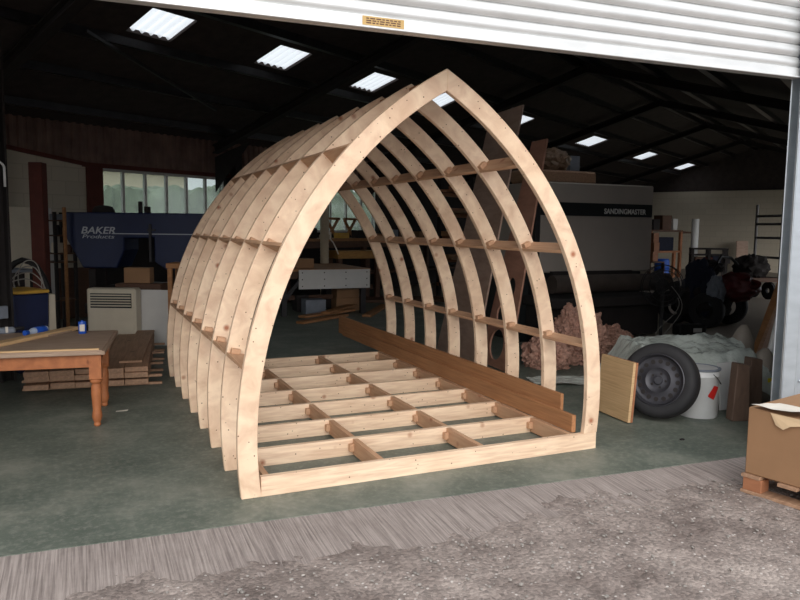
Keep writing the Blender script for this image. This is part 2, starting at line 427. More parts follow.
for u, w, sv0, sv1 in [q_+(SV0, SV1) for q_ in SKY] + [q_+(NV0, NV1) for q_ in FILL_SKY]:
    k_ += 1; mb = MB(); nn = 12*5
    for i in range(nn+1):
        uu = u - .03 + (w+.06)*i/nn
        for v in (sv0-.04, sv1+.04): mb.v.append(B(uu, v, zr(v) + .043 + .026*math.sin(2*PI*(uu-u)/.13)))
    mb.f = [(2*i, 2*i+1, 2*i+3, 2*i+2) for i in range(nn)]
    struct(mb.build('window_%d' % (k_+2), M['sky'], smooth=True, fix=False))  # the near-slope sheets are added ones, out of view
# purlins and rafters
def purlin(v, i):
    z = zr(v); mb = MB()
    a, b = B(u0(v)+.1, v, z-.055), B(UE, v, z-.055)
    mb.bar(a, b, .04, .11); mb.bar(a+V3((0, 0, -.05))+BV*.03, b+V3((0, 0, -.05))+BV*.03, .09, .012)
    return struct(mb.build('trim_%d' % i, M['purlin']))
ti = 1
for v in (7.6, 6.55, 5.55, 4.5, 3.5, 2.75, 2.4, 1.2, 0., -1.2, -2.4):
    ti += 1; purlin(v, ti)
for u in (1.6, 6.1, 10.6, 15.1, 19.6, 24.1):
    vn = max(VN+.15, -(.33+.537*u)/.846 + .25)
    for va, vb in ((VE-.1, VR), (VR, vn)):
        mb = MB(); ti += 1
        a, b = B(u, va, zr(va)-.19), B(u, vb, zr(vb)-.19)
        mb.bar(a, b, .02, .14)
        for dz in (-.07, .07): mb.bar(a+V3((0, 0, dz)), b+V3((0, 0, dz)), .14, .018)
        if va > vb and va > 7: mb.add([B(u-.01, VE-.1, zr(VE)-.3), B(u-.01, VE-1.1, zr(VE-1.1)-.4), B(u-.01, VE-.1, zr(VE)-.95), B(u+.01, VE-.1, zr(VE)-.3), B(u+.01, VE-1.1, zr(VE-1.1)-.4), B(u+.01, VE-.1, zr(VE)-.95)], [(0, 2, 1), (3, 4, 5), (0, 1, 4, 3), (1, 2, 5, 4), (2, 0, 3, 5)])
        struct(mb.build('trim_%d' % ti, M['darkmatt']))
    mb = MB(); ti += 1
    mb.box(-.08, .08, -.2, -.04, 0, zr(VE)-.15); struct(mb.build('trim_%d' % ti, M['darkmatt'], loc=B(u+.48, VE), rz=TH))
# diagonal wind brace seen under the purlins at the upper left
def atroof(x, y, off):
    d = ray(x, y); k = (ZR-off-TP*(CAM.dot(BV)-VR)-CAM.z)/(d.z+TP*d.dot(BV)); return CAM+d*k
mb = MB(); mb.bar(atroof(86, 31, .14), atroof(216, 110, .14), .04, .04); ti += 1
struct(mb.build('trim_%d' % ti, M['steel']))

# far wall: white blockwork at left, windows, brown ribbed cladding above
def wallbox(name, mat, ua, ub, za, zb, v0=VE, v1=VE+.2):
    mb = MB(); mb.box(0, ub-ua, 0, v1-v0, za, zb); return struct(mb.build(name, mat, loc=B(ua, v0), rz=TH))
W1a, W1b, W2a, W2b, WZ0, WZ1 = 3.84, 6.42, 6.75, 11.15, 1.40, 2.47
class _: pass
def blockpanel(name, poly, thick, origin, rz):
    """blockwork drawn in its own upright plane so the bond runs level"""
    mb = MB(); mb.prism(poly, lambda x, z: V3((x, z, 0)), lambda x, z: V3((x, z, -thick)))
    o = mb.build(name, M['block']); o.location = origin; o.rotation_euler = (PI/2, 0, rz); return struct(o)
blockpanel('wall_back_1', [(0, 0), (17.2, 0), (17.2, 2.50), (13.4, 3.1), (0, 3.1)], .2, B(-13.5, VE+.0), TH)
wallbox('wall_back_2', M['darkmatt'], 3.7, 11.4, 0, WZ0)  # lower wall coloured dark for the very dark area under the resaw
wallbox('wall_back_8', M['darkwood'], -4, 3.7, 0, .82, VE-.03, VE-.001)  # made-up dark skirting, darkens the lower left wall by its colour
wallbox('wall_back_3', M['darkmatt'], 11.15, UE, 0, 3.2)
mb = MB()
zz0 = zr(VE)+.1
nr = int((15.5)/.14)
for i in range(nr+1):
    u = -4.0 + i*.14
    for k, (du, dv) in enumerate(((0, 0), (.05, 0), (.07, -.035), (.12, -.035))):
        zb = 2.50 if u+du >= 3.6 else 2.50 + min(.62, (3.6-u-du)*.13)
        mb.v.append(B(u+du, VE+dv-.01, zb)); mb.v.append(B(u+du, VE+dv-.01, zz0))
for i in range(len(mb.v)//2-1): mb.f.append((2*i, 2*i+2, 2*i+3, 2*i+1))
struct(mb.build('wall_back_4', M['clad'], fix=False))
wallbox('wall_back_5', M['darkmatt'], -13.5, 11.4, 2.5, 3.4, VE+.22, VE+.3)
wallbox('wall_back_6', M['rust'], 3.56, 3.84, 0, 2.46, VE-.04, VE+.15)
wallbox('wall_back_7', M['darkmatt'], W1b, W2a, WZ0, WZ1+.05)
wallbox('trim_90', M['rust'], 3.5, 11.4, 2.45, 2.52, VE-.06, VE-.0)
mb = MB(); mb.bar(B(-1.1, VE-.03, 3.1), B(3.55, VE-.03, 2.49), .06, .06); struct(mb.build('trim_93', M['rust']))
for wi, (a, b, nb) in enumerate(((W1a, W1b, 6), (W2a, W2b, 8))):
    mb = MB()
    mb.box(0, b-a, 0, .06, WZ0, WZ0+.05); mb.box(0, b-a, 0, .06, WZ1-.06, WZ1)
    for i in range(nb+1):
        x = (b-a)*i/nb; mb.box(x-.022, x+.022, 0, .06, WZ0+.05, WZ1-.06)
    w = struct(mb.build('window_%d' % (wi+1), M['white'], loc=B(a, VE+.06), rz=TH))
    for i in range(nb):
        g_ = MB(); g_.box((b-a)*i/nb+.022, (b-a)*(i+1)/nb-.022, .026, .034, WZ0+.05, WZ1-.06); g_.build('pane', M['glass'], w)
# right-hand end wall, dark sheeting above it
blockpanel('wall_right', [(0, 0), (9.5, 0), (9.5, 3.12), (0, 3.12)], .2, B(UE-.2, VE), TH-PI/2)
mb = MB(); mb.add([B(UE, VE, 3.1), B(UE, VN, 3.1), B(UE, VN, zr(VN)+.1), B(UE, VR, ZR+.1), B(UE, VE, zr(VE)+.1)], [(0, 1, 2, 3, 4)]); struct(mb.build('wall_right_2', M['roof'], fix=False))
mb = MB(); mb.add([B(UE-.02, -1.3, 0), B(UE-.02, VN, 0), B(UE-.02, VN, 3.2), B(UE-.02, -1.3, 3.2)], [(0, 1, 2, 3)]); struct(mb.build('wall_right_3', M['sander'], fix=False))
# near wall; the wide unseen opening is added to light the far right
for k, (ua, ub, za, zb) in enumerate(((4.6, 12.5, 0, 3.2), (12.5, 25.5, 2.9, 3.2), (25.5, UE, 0, 3.2))):
    mb = MB(); mb.slab(B(ua, VN, za), B(ub, VN, za), B(ub, VN, zb), B(ua, VN, zb), .15); struct(mb.build('wall_near_%d' % (k+1), M['wallext']))
# wall that holds the doorway, plus an added unseen opening lighting the left
OP0, OP1 = -2.7, 3.46
mb = MB()
def dbox(mb, s0, s1, n0, n1, z0, z1): mb.add([D(s, n, z) for s in (s0, s1) for n in (n0, n1) for z in (z0, z1)], [(0, 1, 3, 2), (4, 6, 7, 5), (0, 4, 5, 1), (2, 3, 7, 6), (0, 2, 6, 4), (1, 5, 7, 3)])
dbox(mb, -15.6, -9.0, .02, .18, -.1, 5.0); dbox(mb, -9.0, -5.0, .02, .18, 3.0, 5.0); dbox(mb, -5.0, OP0, .02, .18, -.1, 5.0); dbox(mb, OP1+.16, 5.9, .02, .18, -.1, 5.0); dbox(mb, OP0, OP1+.16, .02, .18, 3.35, 5.0)
struct(mb.build('wall_front', M['wallext']))
# roller shutter, part-way up
door = bpy.data.objects.new('door_1', None); C.objects.link(door); struct(door, 'ribbed galvanised roller shutter, raised above the doorway')
mb = MB(); zz = 2.588; NS = 13; PT = .0775
prof = []
for i in range(NS):
    for k in range(9):
        t = k/8; prof.append((zz+PT*(i+t*.90), -.015*math.sin(PI*t)))
    prof += [(zz+PT*(i+.92), .010), (zz+PT*(i+.98), .010)]
for z, n in prof: mb.v += [D(OP0-.05, n, z), D(OP1-.055, n, z)]
mb.f = [(2*i, 2*i+1, 2*i+3, 2*i+2) for i in range(len(prof)-1)]
o = mb.build('slat_curtain', M['galv'], door, smooth=False, fix=False)
for p in o.data.polygons: p.use_smooth = True
o.data.set_sharp_from_angle(angle=math.radians(38))
mb = MB(); dbox(mb, OP0-.05, OP1-.055, -.022, .022, 2.53, 2.588); dbox(mb, OP0-.05, OP1-.055, -.035, .03, 2.522, 2.534); mb.build('bottom_rail', M['galv'], door, .003)
a = aty(362.5, 14.5, -.38); s0 = (a-V3((0, -.33, 0))).dot(DX); 
mb = MB(); dbox(mb, s0, s0+.225, -.0245, -.0215, 2.538, 2.582); pl = mb.build('label_plate', plain('brass_plate', rgb(190, 156, 96), .5, var=.1), door); pl['label'] = 'yellow maker plate'
mb = MB()
for z in (2.549, 2.560, 2.571):
    x = s0+.02
    while x < s0+.2:
        w = random.uniform(.008, .03); dbox(mb, x, min(x+w, s0+.205), -.0252, -.0243, z-.003, z+.003); x += w+.006
mb.build('small_print', M['darkwood'], pl)
# guide channel and steel post at the right of the doorway
mb = MB()
dbox(mb, OP1-.075, OP1+.045, -.06, -.048, -.02, 3.4); dbox(mb, OP1+.035, OP1+.047, -.06, .05, -.02, 3.4); dbox(mb, OP1-.05, OP1+.045, .04, .05, -.02, 3.4)
dbox(mb, OP1-.075, OP1-.065, -.06, -.04, -.02, 3.4)
struct(mb.build('trim_91', M['galvpost'], bev=.004))
mb = MB(); dbox(mb, OP1+.047, OP1+.20, -.03, .05, -.02, 3.4); dbox(mb, OP1+.06, OP1+.075, -.045, -.03, -.02, 3.4)
dbox(mb, OP1+.16, OP1+.2, -.05, -.03, -.02, 3.4)
for z in (.5, .95, 1.4, 1.9, 2.4): mb.cyl(D(OP1+.115, -.03, z), D(OP1+.115, -.042, z), .012, 8)
struct(mb.build('trim_92', M['galvpost'], bev=.004))
# outside, beyond the windows: hedge and a pale building
mb = MB(); nx, ny = 150, 26
for i in range(nx+1):
    u = -1+18*i/nx; hh = 2.42 + .035*u + .22*noise.noise(V3((u*.9, 3, 0)))
    for j in range(ny+1):
        t = PI*j/ny; v = 13.2 - .9*math.cos(t); z = hh*min(1, math.sin(t)*1.5) - .3
        k = .22*noise.noise(V3((u*2.6, v*2.6, z*2.6))) + .12*noise.noise(V3((u*8, v*8, z*8)))
        mb.v.append(B(u, v-k, z+k*.8))
mb.f = [(i*(ny+1)+j, i*(ny+1)+j+1, (i+1)*(ny+1)+j+1, (i+1)*(ny+1)+j) for i in range(nx) for j in range(ny)]
tag(mb.build('hedge', M['hedge'], smooth=True), 'green hedge seen through the grimy back windows of the workshop', 'hedge')
mb = MB(); mb.box(0, 9, 0, 4, -.3, 3.3); ob = thing('building', 'pale building above the hedge, glimpsed through the back windows', 'building', B(3, 17), TH)
mb.build('wall', M['render'], ob); mb = MB(); mb.prism([(-.3, 3.3), (9.3, 3.3), (7.5, 4.6), (1.5, 4.6)], lambda x, z: V3((x, -.3, z)), lambda x, z: V3((x, 4.3, z))); mb.build('roof', plain('slate', rgb(120, 116, 112), .8), ob)

# ============================================================ THE TIMBER POD FRAME
LC, LR, RC, RR, XA, RW = (2.2924, .3117), 2.4644, (-.0340, .3778), 2.3715, 1.095, .112
DY, NR, TK, HB = .5, 8, .04, .115
pod = thing('timber_pod_frame', 'pale pine pod frame of pointed arched ribs on a joisted base, inside the doorway', 'timber frame', (0, 0, 0))
def arcpts(side, r, zb, n=40):
    cx, cz = LC if side < 0 else RC
    t0 = math.asin((zb-cz)/r)
    t1 = math.acos((abs(XA-cx))/r) if True else 0
    P = []
    for i in range(n+1):
        t = t0 + (t1-t0)*i/n
        P.append((cx + (-1 if side < 0 else 1)*r*math.cos(t), cz + r*math.sin(t)))
    return P
ribmesh = {}
for side in (-1, 1):
    R_ = LR if side < 0 else RR; zb = 0.0 if side < 0 else HB
    o_, i_ = arcpts(side, R_, zb), arcpts(side, R_-RW, zb)
    mb = MB(); n = len(o_)
    for y in (0, TK):
        mb.v += [V3((x, y, z)) for x, z in o_] + [V3((x, y, z)) for x, z in i_]
    for k in range(n-1):
        mb.f += [(k, k+1, n+k+1, n+k), (2*n+k, 3*n+k, 3*n+k+1, 2*n+k+1), (k, 2*n+k, 2*n+k+1, k+1), (n+k, n+k+1, 3*n+k+1, 3*n+k)]
    mb.f += [(0, n, 3*n, 2*n), (n-1, 2*n-1+2*n, 3*n-1-0, ) if False else (n-1, 3*n-1, 4*n-1, 2*n-1)]
    ribmesh[side] = mb
for i in range(NR):
    for side in (-1, 1):
        mb = MB(); mb.v = [p + V3((0, i*DY, 0)) for p in ribmesh[side].v]; mb.f = list(ribmesh[side].f)
        mb.build('arched_rib', M['rib'], pod, .003)
# noggins between ribs, following the curve, with little cleats at the joints
NT = .022
def noggin(side, zc, i):
    cx, cz = LC if side < 0 else RC; R_ = LR if side < 0 else RR
    t = math.asin((zc-cz)/R_); er = V3(((-1 if side < 0 else 1)*math.cos(t), 0, math.sin(t))); et = V3(((1 if side < 0 else -1)*math.sin(t), 0, math.cos(t)))
    c = V3((cx, 0, cz)); y0, y1 = i*DY+TK, (i+1)*DY
    mb = MB(); mb.add([c + er*(R_-a) + et*b + V3((0, y, 0)) for y in (y0, y1) for a in (.0, RW) for b in (-NT/2, NT/2)],
                      [(0, 1, 3, 2), (4, 6, 7, 5), (0, 4, 5, 1), (2, 3, 7, 6), (0, 2, 6, 4), (1, 5, 7, 3)])
    ng = mb.build('noggin', M['pine_y'], pod, .002)
    mb = MB(); a0 = RW*.45 if side > 0 else .02
    mb.add([c + er*(R_-a) + et*b + V3((0, y, 0)) for y in (y1-.045, y1-.001) for a in (a0, a0+.055) for b in (NT/2, NT/2+.03)],
           [(0, 1, 3, 2), (4, 6, 7, 5), (0, 4, 5, 1), (2, 3, 7, 6), (0, 2, 6, 4), (1, 5, 7, 3)])
    mb.build('cleat', M['pine_y'], ng, .002)
for side in (-1, 1):
    for zc in (.74, 1.42, 1.99):
        for i in range(NR-1): noggin(side, zc, i)
for i in range(NR-1):
    mb = MB(); mb.box(XA-.02, XA+.02, i*DY+TK, (i+1)*DY, 2.335, 2.435); mb.build('ridge_piece', M['brownboard'], pod, .002)
# floor base
COLX = [-.005, .709, 1.418, 2.127]
for i in range(NR):
    x0_ = -.042; mb = MB(); mb.box(x0_, 2.318, i*DY+.0, i*DY+TK, 0.0 if i else 0, HB)
    mb.build('joist', M['pine_x'], pod, .002)
for j, x in enumerate(COLX):
    for i in range(NR-1):
        mb = MB(); mb.box(x-.018, x+.018, i*DY+TK, (i+1)*DY, .008, HB-.002); b_ = mb.build('floor_noggin', M['pine_y'], pod, .002)
        if j:
            mb = MB(); mb.box(x-.05, x-.018, (i+1)*DY-.04, (i+1)*DY-.001, .035, .085); mb.build('cleat', M['pine_y'], b_, .003)
# the two long brown boards lying on the base against the right ribs
mb = MB(); mb.box(-.013, .013, 0, 4.82, 0, .232); tag(mb.build('long_board', M['brownboard'], None, .003, loc=(2.193, .23, HB+.001)), 'taller of two long brown boards on edge against the right ribs of the pod', 'board', 'long brown boards inside the pod')
mb = MB(); mb.box(-.017, .017, 0, 4.75, 0, .122); tag(mb.build('long_board', M['brownboard'], None, .003, loc=(2.160, .048, HB+.001)), 'lower long brown board on edge, in front of the taller one inside the pod', 'board', 'long brown boards inside the pod')

# ============================================================ LEFT FOREGROUND: TABLE
TZ = .59; TR = -.13
tb = thing('table', 'low pine table with fat turned legs, cut off by the left edge', 'table', (-.79, 1.80, 0), TR)
L_, W_ = 1.55, 1.08
mb = MB(); mb.box(-L_, 0, 0, W_, TZ-.035, TZ-.006); mb.build('tabletop', M['tabletop'], tb, .004)
mb = MB(); mb.box(-L_+.02, -.1, .0, .02, TZ-.1, TZ-.036)
mb = MB()
for (x0, x1, y0, y1) in ((-L_+.1, -.1, .05, .075), (-L_+.1, -.1, W_-.075, W_-.05), (-.095, -.07, .1, .66), (-L_+.05, -L_+.075, .1, W_-.1)): mb.box(x0, x1, y0, y1, TZ-.135, TZ-.035)
mb.build('apron', M['orangepine'], tb, .002)
leg = [(.020, 0), (.027, .012), (.022, .03), (.030, .045), (.037, .075), (.034, .105), (.030, .12), (.034, .18), (.038, .25), (.037, .30), (.030, .325), (.042, .335), (.046, .35), (.040, .362), (.034, .368)]
for x, y in ((-.075, .075), (-.088, .70), (-L_+.075, .075), (-L_+.075, W_-.075)):
    mb = MB(); mb.lathe([(r*1.0, z) for r, z in leg], 24, o=(x, y, 0)); mb.box(x-.043, x+.043, y-.043, y+.043, .368, TZ-.036)
    mb.build('leg', M['orangepine'], tb, smooth=True)
def onT(x, y, z=0): return V3((-.79, 1.80, TZ+z)) + Rz(TR) @ V3((x, y, 0))
mb = MB(); mb.box(-L_+.1, -.02, .004, W_-.02, 0, .006); tag(mb.build('plywood_sheet', M['tabletop'], None, loc=onT(0, 0, -.0055), rz=TR), 'thin greyish brown plywood sheet covering the low pine table', 'sheet')
mb = MB(); mb.box(-.66, 0, 0, .03, 0, .012); tag(mb.build('wood_strip', M['plyedge'], None, .001, loc=onT(-.04, .005, .001), rz=TR-.02), 'thin pale strip lying along the front edge of the low table', 'wood strip')
p = at(76, 327, TZ+.02); q = at(-14, 346, TZ+.02); p.z = q.z = TZ+.014
mb = MB(); mb.bar(q, p, .10, .026); tag(mb.build('offcut_board', M['plyedge'], None, .002), 'pale wood offcut lying behind the blue-labelled bottle on the low table', 'offcut')
p1 = at(70, 330.5, TZ+.01); q1 = at(48, 335.5, TZ+.01); p1.z = q1.z = TZ+.008
mb = MB(); mb.bar(q1, p1, .04, .010); tag(mb.build('wood_strip', M['tabletop'], None, .001), 'short grey strip lying between the bottle and the blue can', 'wood strip')
# plastic bottle lying down
bp, bq = at(25.5, 333.5, TZ+.03), at(46.5, 329.5, TZ+.03); bp.z = bq.z = TZ+.034
ax = (bq-bp).normalized(); L = (bq-bp).length; bt = thing('plastic_bottle', 'clear plastic bottle with blue cap and blue label lying on the low table', 'bottle', bp)
Rb = ax.to_track_quat('Z', 'Y').to_matrix()
mb = MB(); mb.lathe([(.012, .02), (.013, .035), (.031, .075), (.033, .09), (.033, L-.01), (.028, L)], 20, Rb); mb.build('body', M['bottle'], bt, smooth=True)
mb = MB(); mb.lathe([(.021, -.01), (.022, .0), (.022, .024), (.018, .03)], 16, Rb); mb.build('cap', M['brightblue'], bt, smooth=True)
mb = MB(); mb.lathe([(.0335, .10), (.0345, .102), (.0345, L-.025), (.0335, L-.023)], 20, Rb); mb.build('label_band', M['brightblue'], bt, smooth=True)
cp_ = at(82.5, 333, TZ+.004); cn = thing('can', 'small blue can with a white label standing at the back of the low table', 'can', (cp_.x, cp_.y, TZ+.001))
mb = MB(); mb.lathe([(.030, 0), (.032, .003), (.032, .098), (.029, .104)], 20); mb.build('body', M['brightblue'], cn, smooth=True)
mb = MB(); mb.lathe([(.011, .104), (.011, .112)], 12); mb.build('cap', M['brightblue'], cn)
mb = MB(); vs = []
for z in (.022, .08):
    for k in range(9):
        t = -PI/2 - .75 - .35 + 1.4*k/8 + .35; vs.append(V3((.0325*math.cos(t), .0325*math.sin(t), z)))
mb.add(vs, [(k, k+1, 10+k, 9+k) for k in range(8)]); mb.build('label', M['paper'], cn, fix=False)
tp = at(7, 331, TZ+.02); tl = thing('hand_tool', 'dark grey hand tool lying at the left end of the low table', 'tool', (tp.x, tp.y, TZ+.001), .3)
mb = MB(); mb.box(-.13, .06, -.04, .04, 0, .05); mb.build('body', M['cloth'], tl, .012)
mb = MB(); mb.tube([(.06, 0, .03), (.10, 0, .035), (.13, .01, .03)], .016); mb.build('handle', M['blackm'], tl, smooth=True)
mb = MB(); mb.box(-.02, .0, -.042, -.040, .01, .06); mb.build('tag', M['paper'], tl)

# ============================================================ PLANK STACK BEHIND THE TABLE
SR = -.115; so = V3((-1.44, 3.24, 0)); NPK = 5; PW = .212; PL = 2.15
def onS(x, y, z): return so + Rz(SR) @ V3((x, y, 0)) + V3((0, 0, z))
zl = 0
names = {0: 'bottom', 1: 'middle', 2: 'upper', 3: 'top'}
where = ['at the left edge', 'second from the left', 'in the centre', 'second from the right', 'at the right edge']
for lay, (th_, n) in enumerate(((.05, 5), (.05, 5), (.045, 5), (.022, 2))):
    if lay in (0, 1):
        for k, yy in enumerate((.12, .75, 1.4, 2.0)):
            mb = MB(); mb.box(-.03, 1.06+.12, -.022, .022, 0, .022)
            tag(mb.build('sticker', M['oldplank'], None, .002, loc=onS(0, yy, zl), rz=SR), 'thin spacer stick in the plank stack, %s gap, %s' % (('lowest', 'second')[lay], ('nearest the camera', 'second from the front', 'third from the front', 'furthest back')[k]), 'stick', 'spacer sticks in the plank stack')
        zl += .0225
    for k in range(n):
        x0 = k*PW if lay < 3 else (2.0*PW+.04 if k == 0 else 3*PW+.15); dl = random.uniform(-.03, .03) if lay < 3 else -.05
        if lay == 3 and k == 0: x0 = 1.5*PW
        mb = MB(); mb.box(.003, PW-.003, 0, PL+random.uniform(-.08, .05), 0, th_)
        tag(mb.build('plank', M['oldplank'], None, .003, loc=onS(x0, dl + (.28 if lay == 3 else 0), zl+.0005), rz=SR + (-.03 if lay == 3 else 0)),
            'weathered brown plank in the %s layer of the floor stack, %s' % (names[lay], where[k] if lay < 3 else ('left of the loose pair', 'right of the loose pair')[k]), 'plank', 'planks in the stack behind the table')
    zl += th_+.001
mb = MB(); pp = at(122, 411); mb.add([(-.05, -.01, .002), (.04, -.018, .003), (.05, .012, .006), (-.04, .016, .002), (-.05, -.01, .001), (.04, -.018, .002), (.05, .012, .005), (-.04, .016, .001)], [(0, 1, 2, 3), (7, 6, 5, 4), (0, 4, 5, 1), (1, 5, 6, 2), (2, 6, 7, 3), (3, 7, 4, 0)])
tag(mb.build('paper_scrap', M['paper'], None, loc=(pp.x, pp.y, .0)), 'small white paper scrap on the green floor beside the table leg', 'paper')

# ============================================================ LEFT BACKGROUND
# heater
VR_ = -YAW; hd = 8.7
pA, pB = atd(87, 320, hd), atd(136, 320, hd)
ht = thing('heater', 'cream metal cabinet heater with a louvred grille behind the plank stack', 'heater', (pA.x, pA.y, 0), VR_)
HW = (pB-pA).length; HT = atd(87, 288, hd).z
mb = MB(); mb.box(0, HW, 0, .2, .06, HT); mb.box(.03, HW-.03, .03, .17, 0, .06); mb.build('body', M['cream'], ht, .02)
g0, g1 = HT-.24, HT-.06
mb = MB(); mb.box(.05, HW-.05, -.004, .0, g0, g1); mb.build('grille_recess', M['sanderdark'], ht)
for k in range(5):
    mb = MB(); z = g0+.02+k*(g1-g0-.03)/4.6; mb.box(.055, HW-.055, -.016, -.004, z, z+.016); mb.build('louvre', M['cream'], ht, .003)
# white panel beside heater
pA, pB = atd(139, 320, 8.9), atd(168, 320, 8.9)
mb = MB(); w = (pB-pA).length; mb.box(0, w, 0, .025, 0, atd(150, 290, 8.9).z, Rx(-.08)); tag(mb.build('hardboard_sheet', M['white'], None, .002, loc=(pA.x, pA.y, .003), rz=VR_), 'plain whitish panel leaning upright at the right of the cream heater', 'panel')
# blue horizontal resaw
bv = 9.7
pA = atd(66, 240, bv)
bk = thing('resaw_machine', 'long dark blue band resaw machine with white lettering under the back windows', 'machine', (pA.x, pA.y, 0), VR_)
def lx(x, y=240): return (x-66)*bv/FPX
def lz(x, y): return atd(x, y, bv).z
zt, zbm = lz(66, 212), lz(90, 268)
mb = MB(); e = lx(124)
poly = [(0, zt), (0, lz(66, 238)), (lx(82), zbm), (lx(116), zbm), (lx(124), lz(124, 250)), (lx(124), lz(124, 238)), (lx(154), lz(154, 238)), (lx(154), lz(154, 262)), (lx(166), zbm-.02), (lx(226), zbm-.02), (lx(236), lz(236, 240)), (lx(236), zt)]
mb.prism(poly, lambda x, z: V3((x, 0, z)), lambda x, z: V3((x, .55, z))); mb.build('blade_housing', M['blue'], bk, .015)
mb = MB(); mb.box(lx(112), lx(236), -.006, .002, lz(150, 234)-.006, lz(150, 234)+.006); mb.build('seam_strip', M['greylettering'], bk)
MX = Matrix.Rotation(PI/2, 4, 'X')
T0 = Matrix.Translation((lx(81), -.006, lz(90, 233.5)))
h = (lz(90, 226.5)-lz(90, 233.5))
lettering('BAKER', h*1.40, M['greylettering'], bk, T0 @ MX, shear=.25, offset=.002, fit=lx(115)-lx(81))
T0 = Matrix.Translation((lx(82), -.006, lz(90, 238.2)))
lettering('Products', h*.78, M['greylettering'], bk, T0 @ MX, shear=.25, offset=0, fit=lx(114)-lx(82))
mb = MB()
for x in (.3, .8, 1.5, 2.2): mb.box(x-.05, x+.05, .1, .45, 0, zbm-.02)
mb.box(.2, 2.3, .05, .5, .28, .42); mb.box(.1, 2.35, -.1, .6, .0, .08); mb.build('bed_frame', M['darkmatt'], bk, .008)
mb = MB(); mb.box(lx(112), lx(160), -.25, .5, .62, .70); mb.box(lx(116), lx(152), -.22, -.1, .42, .62); mb.build('feed_table', M['blackm'], bk, .006)
mb = MB(); mb.lathe([(.15, zt), (.15, zt+.03), (.12, zt+.08), (.06, zt+.10), (.0, zt+.10)], 24, o=(lx(97), .25, 0)); mb.build('motor_cover', M['darkmatt'], bk, smooth=True)
mb = MB(); mb.cyl((lx(136), .2, zt), (lx(136), .2, zt+.16), .03, 10); mb.cyl((lx(143), .2, zt), (lx(143), .2, zt+.09), .045, 10); mb.build('adjuster', M['darkmatt'], bk, smooth=True)
mb = MB(); mb.box(lx(149.5), lx(152), -.03, .05, lz(150, 262), lz(150, 224)); mb.box(lx(148), lx(156), -.03, 0, lz(150, 231), lz(150, 229)); mb.build('blade_guide', M['steel'], bk, .004)
# cardboard-coloured box beneath the resaw
pA2 = atd(124, 283, 9.2); mb = MB(); mb.box(0, 26*9.2/FPX, 0, .16, 0, atd(124, 267.5, 9.2).z-pA2.z); tag(mb.build('box', M['card'], None, .006, loc=pA2, rz=VR_), 'brown box under the blue resaw above the cream heater', 'box')
# support crate under that box
pz = pA2.z
mb = MB(); mb.box(-.1, .5, -.05, .2, 0, pz-.002); tag(mb.build('crate', M['darkwood'], None, .01, loc=(pA2.x, pA2.y, 0), rz=VR_), 'dark wooden crate between the resaw and the heater', 'crate')
# wooden trestle edge by the arch
a = atd(166.5, 300, 8.2); mb = MB(); zt2 = atd(167, 263, 8.2).z
tr = thing('trestle', 'brown wooden trestle half hidden behind the left ribs of the pod', 'trestle', (a.x, a.y, 0), VR_)
mb = MB(); mb.box(0, .8, 0, .35, zt2-.06, zt2); mb.build('top', M['benchwood'], tr, .004)
for x in (.04, .76):
    for y in (.03, .32):
        mb = MB(); mb.bar((x, y, 0), (x, y, zt2-.06), .05, .05); mb.build('leg', M['benchwood'], tr)
# blue bin with cables, yellow lid
bv2 = 4.4
a, b = atv(13, 310, bv2), atv(50, 310, bv2); w = (b-a).length; zt3 = atv(30, 294, bv2).z
bn = thing('blue_bin', 'blue bin with a yellow lid and tangled cables beyond the table', 'bin', (a.x, a.y, 0), TH)
mb = MB(); mb.prism([(.03, 0), (w-.03, 0), (w, zt3), (0, zt3)], lambda x, z: V3((x, 0, z)), lambda x, z: V3((x, .5, z))); mb.build('body', M['blue'], bn, .015)
mb = MB(); mb.box(.0, w, -.01, .5, zt3, zt3+.035); mb.build('lid', M['yellow'], bn, .01)
mb = MB(); mb.box(w+.005, w+.09, .05, .4, 0, zt3-.02); mb.build('side_panel', M['cream'], bn, .01)
cb = MB()
for k in range(4):
    pts = []
    for i in range(26):
        t = i/25; ang = -.4+t*(3.6+.4*k)
        pts.append(V3((w-.18+.22*math.cos(PI-ang)*(1-.15*k)+.04*k, .1+.06*k, zt3+.05+.03*k + (.10+.03*k)*math.sin(ang) - (.35*max(0, t-.55)))))
    cb.tube(pts, .006, 6)
tag(cb.build('cable', M['cable'], None, smooth=True, loc=(a.x, a.y, 0), rz=TH), 'pale tangled cable looping over the yellow-lidded blue bin', 'cable')
# posts
a = atv(42, 280, 5.4); mb = MB(); mb.box(-.075, .075, -.075, .075, 0, atv(42, 163, 5.4).z); mb.box(-.15, .15, -.15, .15, 0, .02)
tag(mb.build('steel_post', M['rust'], None, .006, loc=(a.x, a.y, 0), rz=VR_+.1), 'reddish brown square steel post standing left of the blue resaw', 'post')
a = atv(35, 240, 7.85); mb = MB(); aa, ab = atv(11, 240, 7.6), atv(37, 240, 7.6)
mb.box(0, (ab-aa).length, 0, .04, 0, atv(25, 207, 7.6).z, Rx(-.06)); tag(mb.build('door_panel', M['cream'], None, .004, loc=(aa.x, aa.y, .003), rz=TH), 'pale flush door panel leaning on the white back wall behind the steel post', 'panel')
aa, ab = atv(47, 240, 7.75), atv(56, 240, 7.75); mb = MB(); mb.box(0, (ab-aa).length, 0, .05, 0, atv(50, 208, 7.75).z, Rx(-.06)); tag(mb.build('door_panel', M['white'], None, .004, loc=(aa.x, aa.y, .003), rz=TH), 'narrow grey-white panel leaning right of the steel post', 'panel')
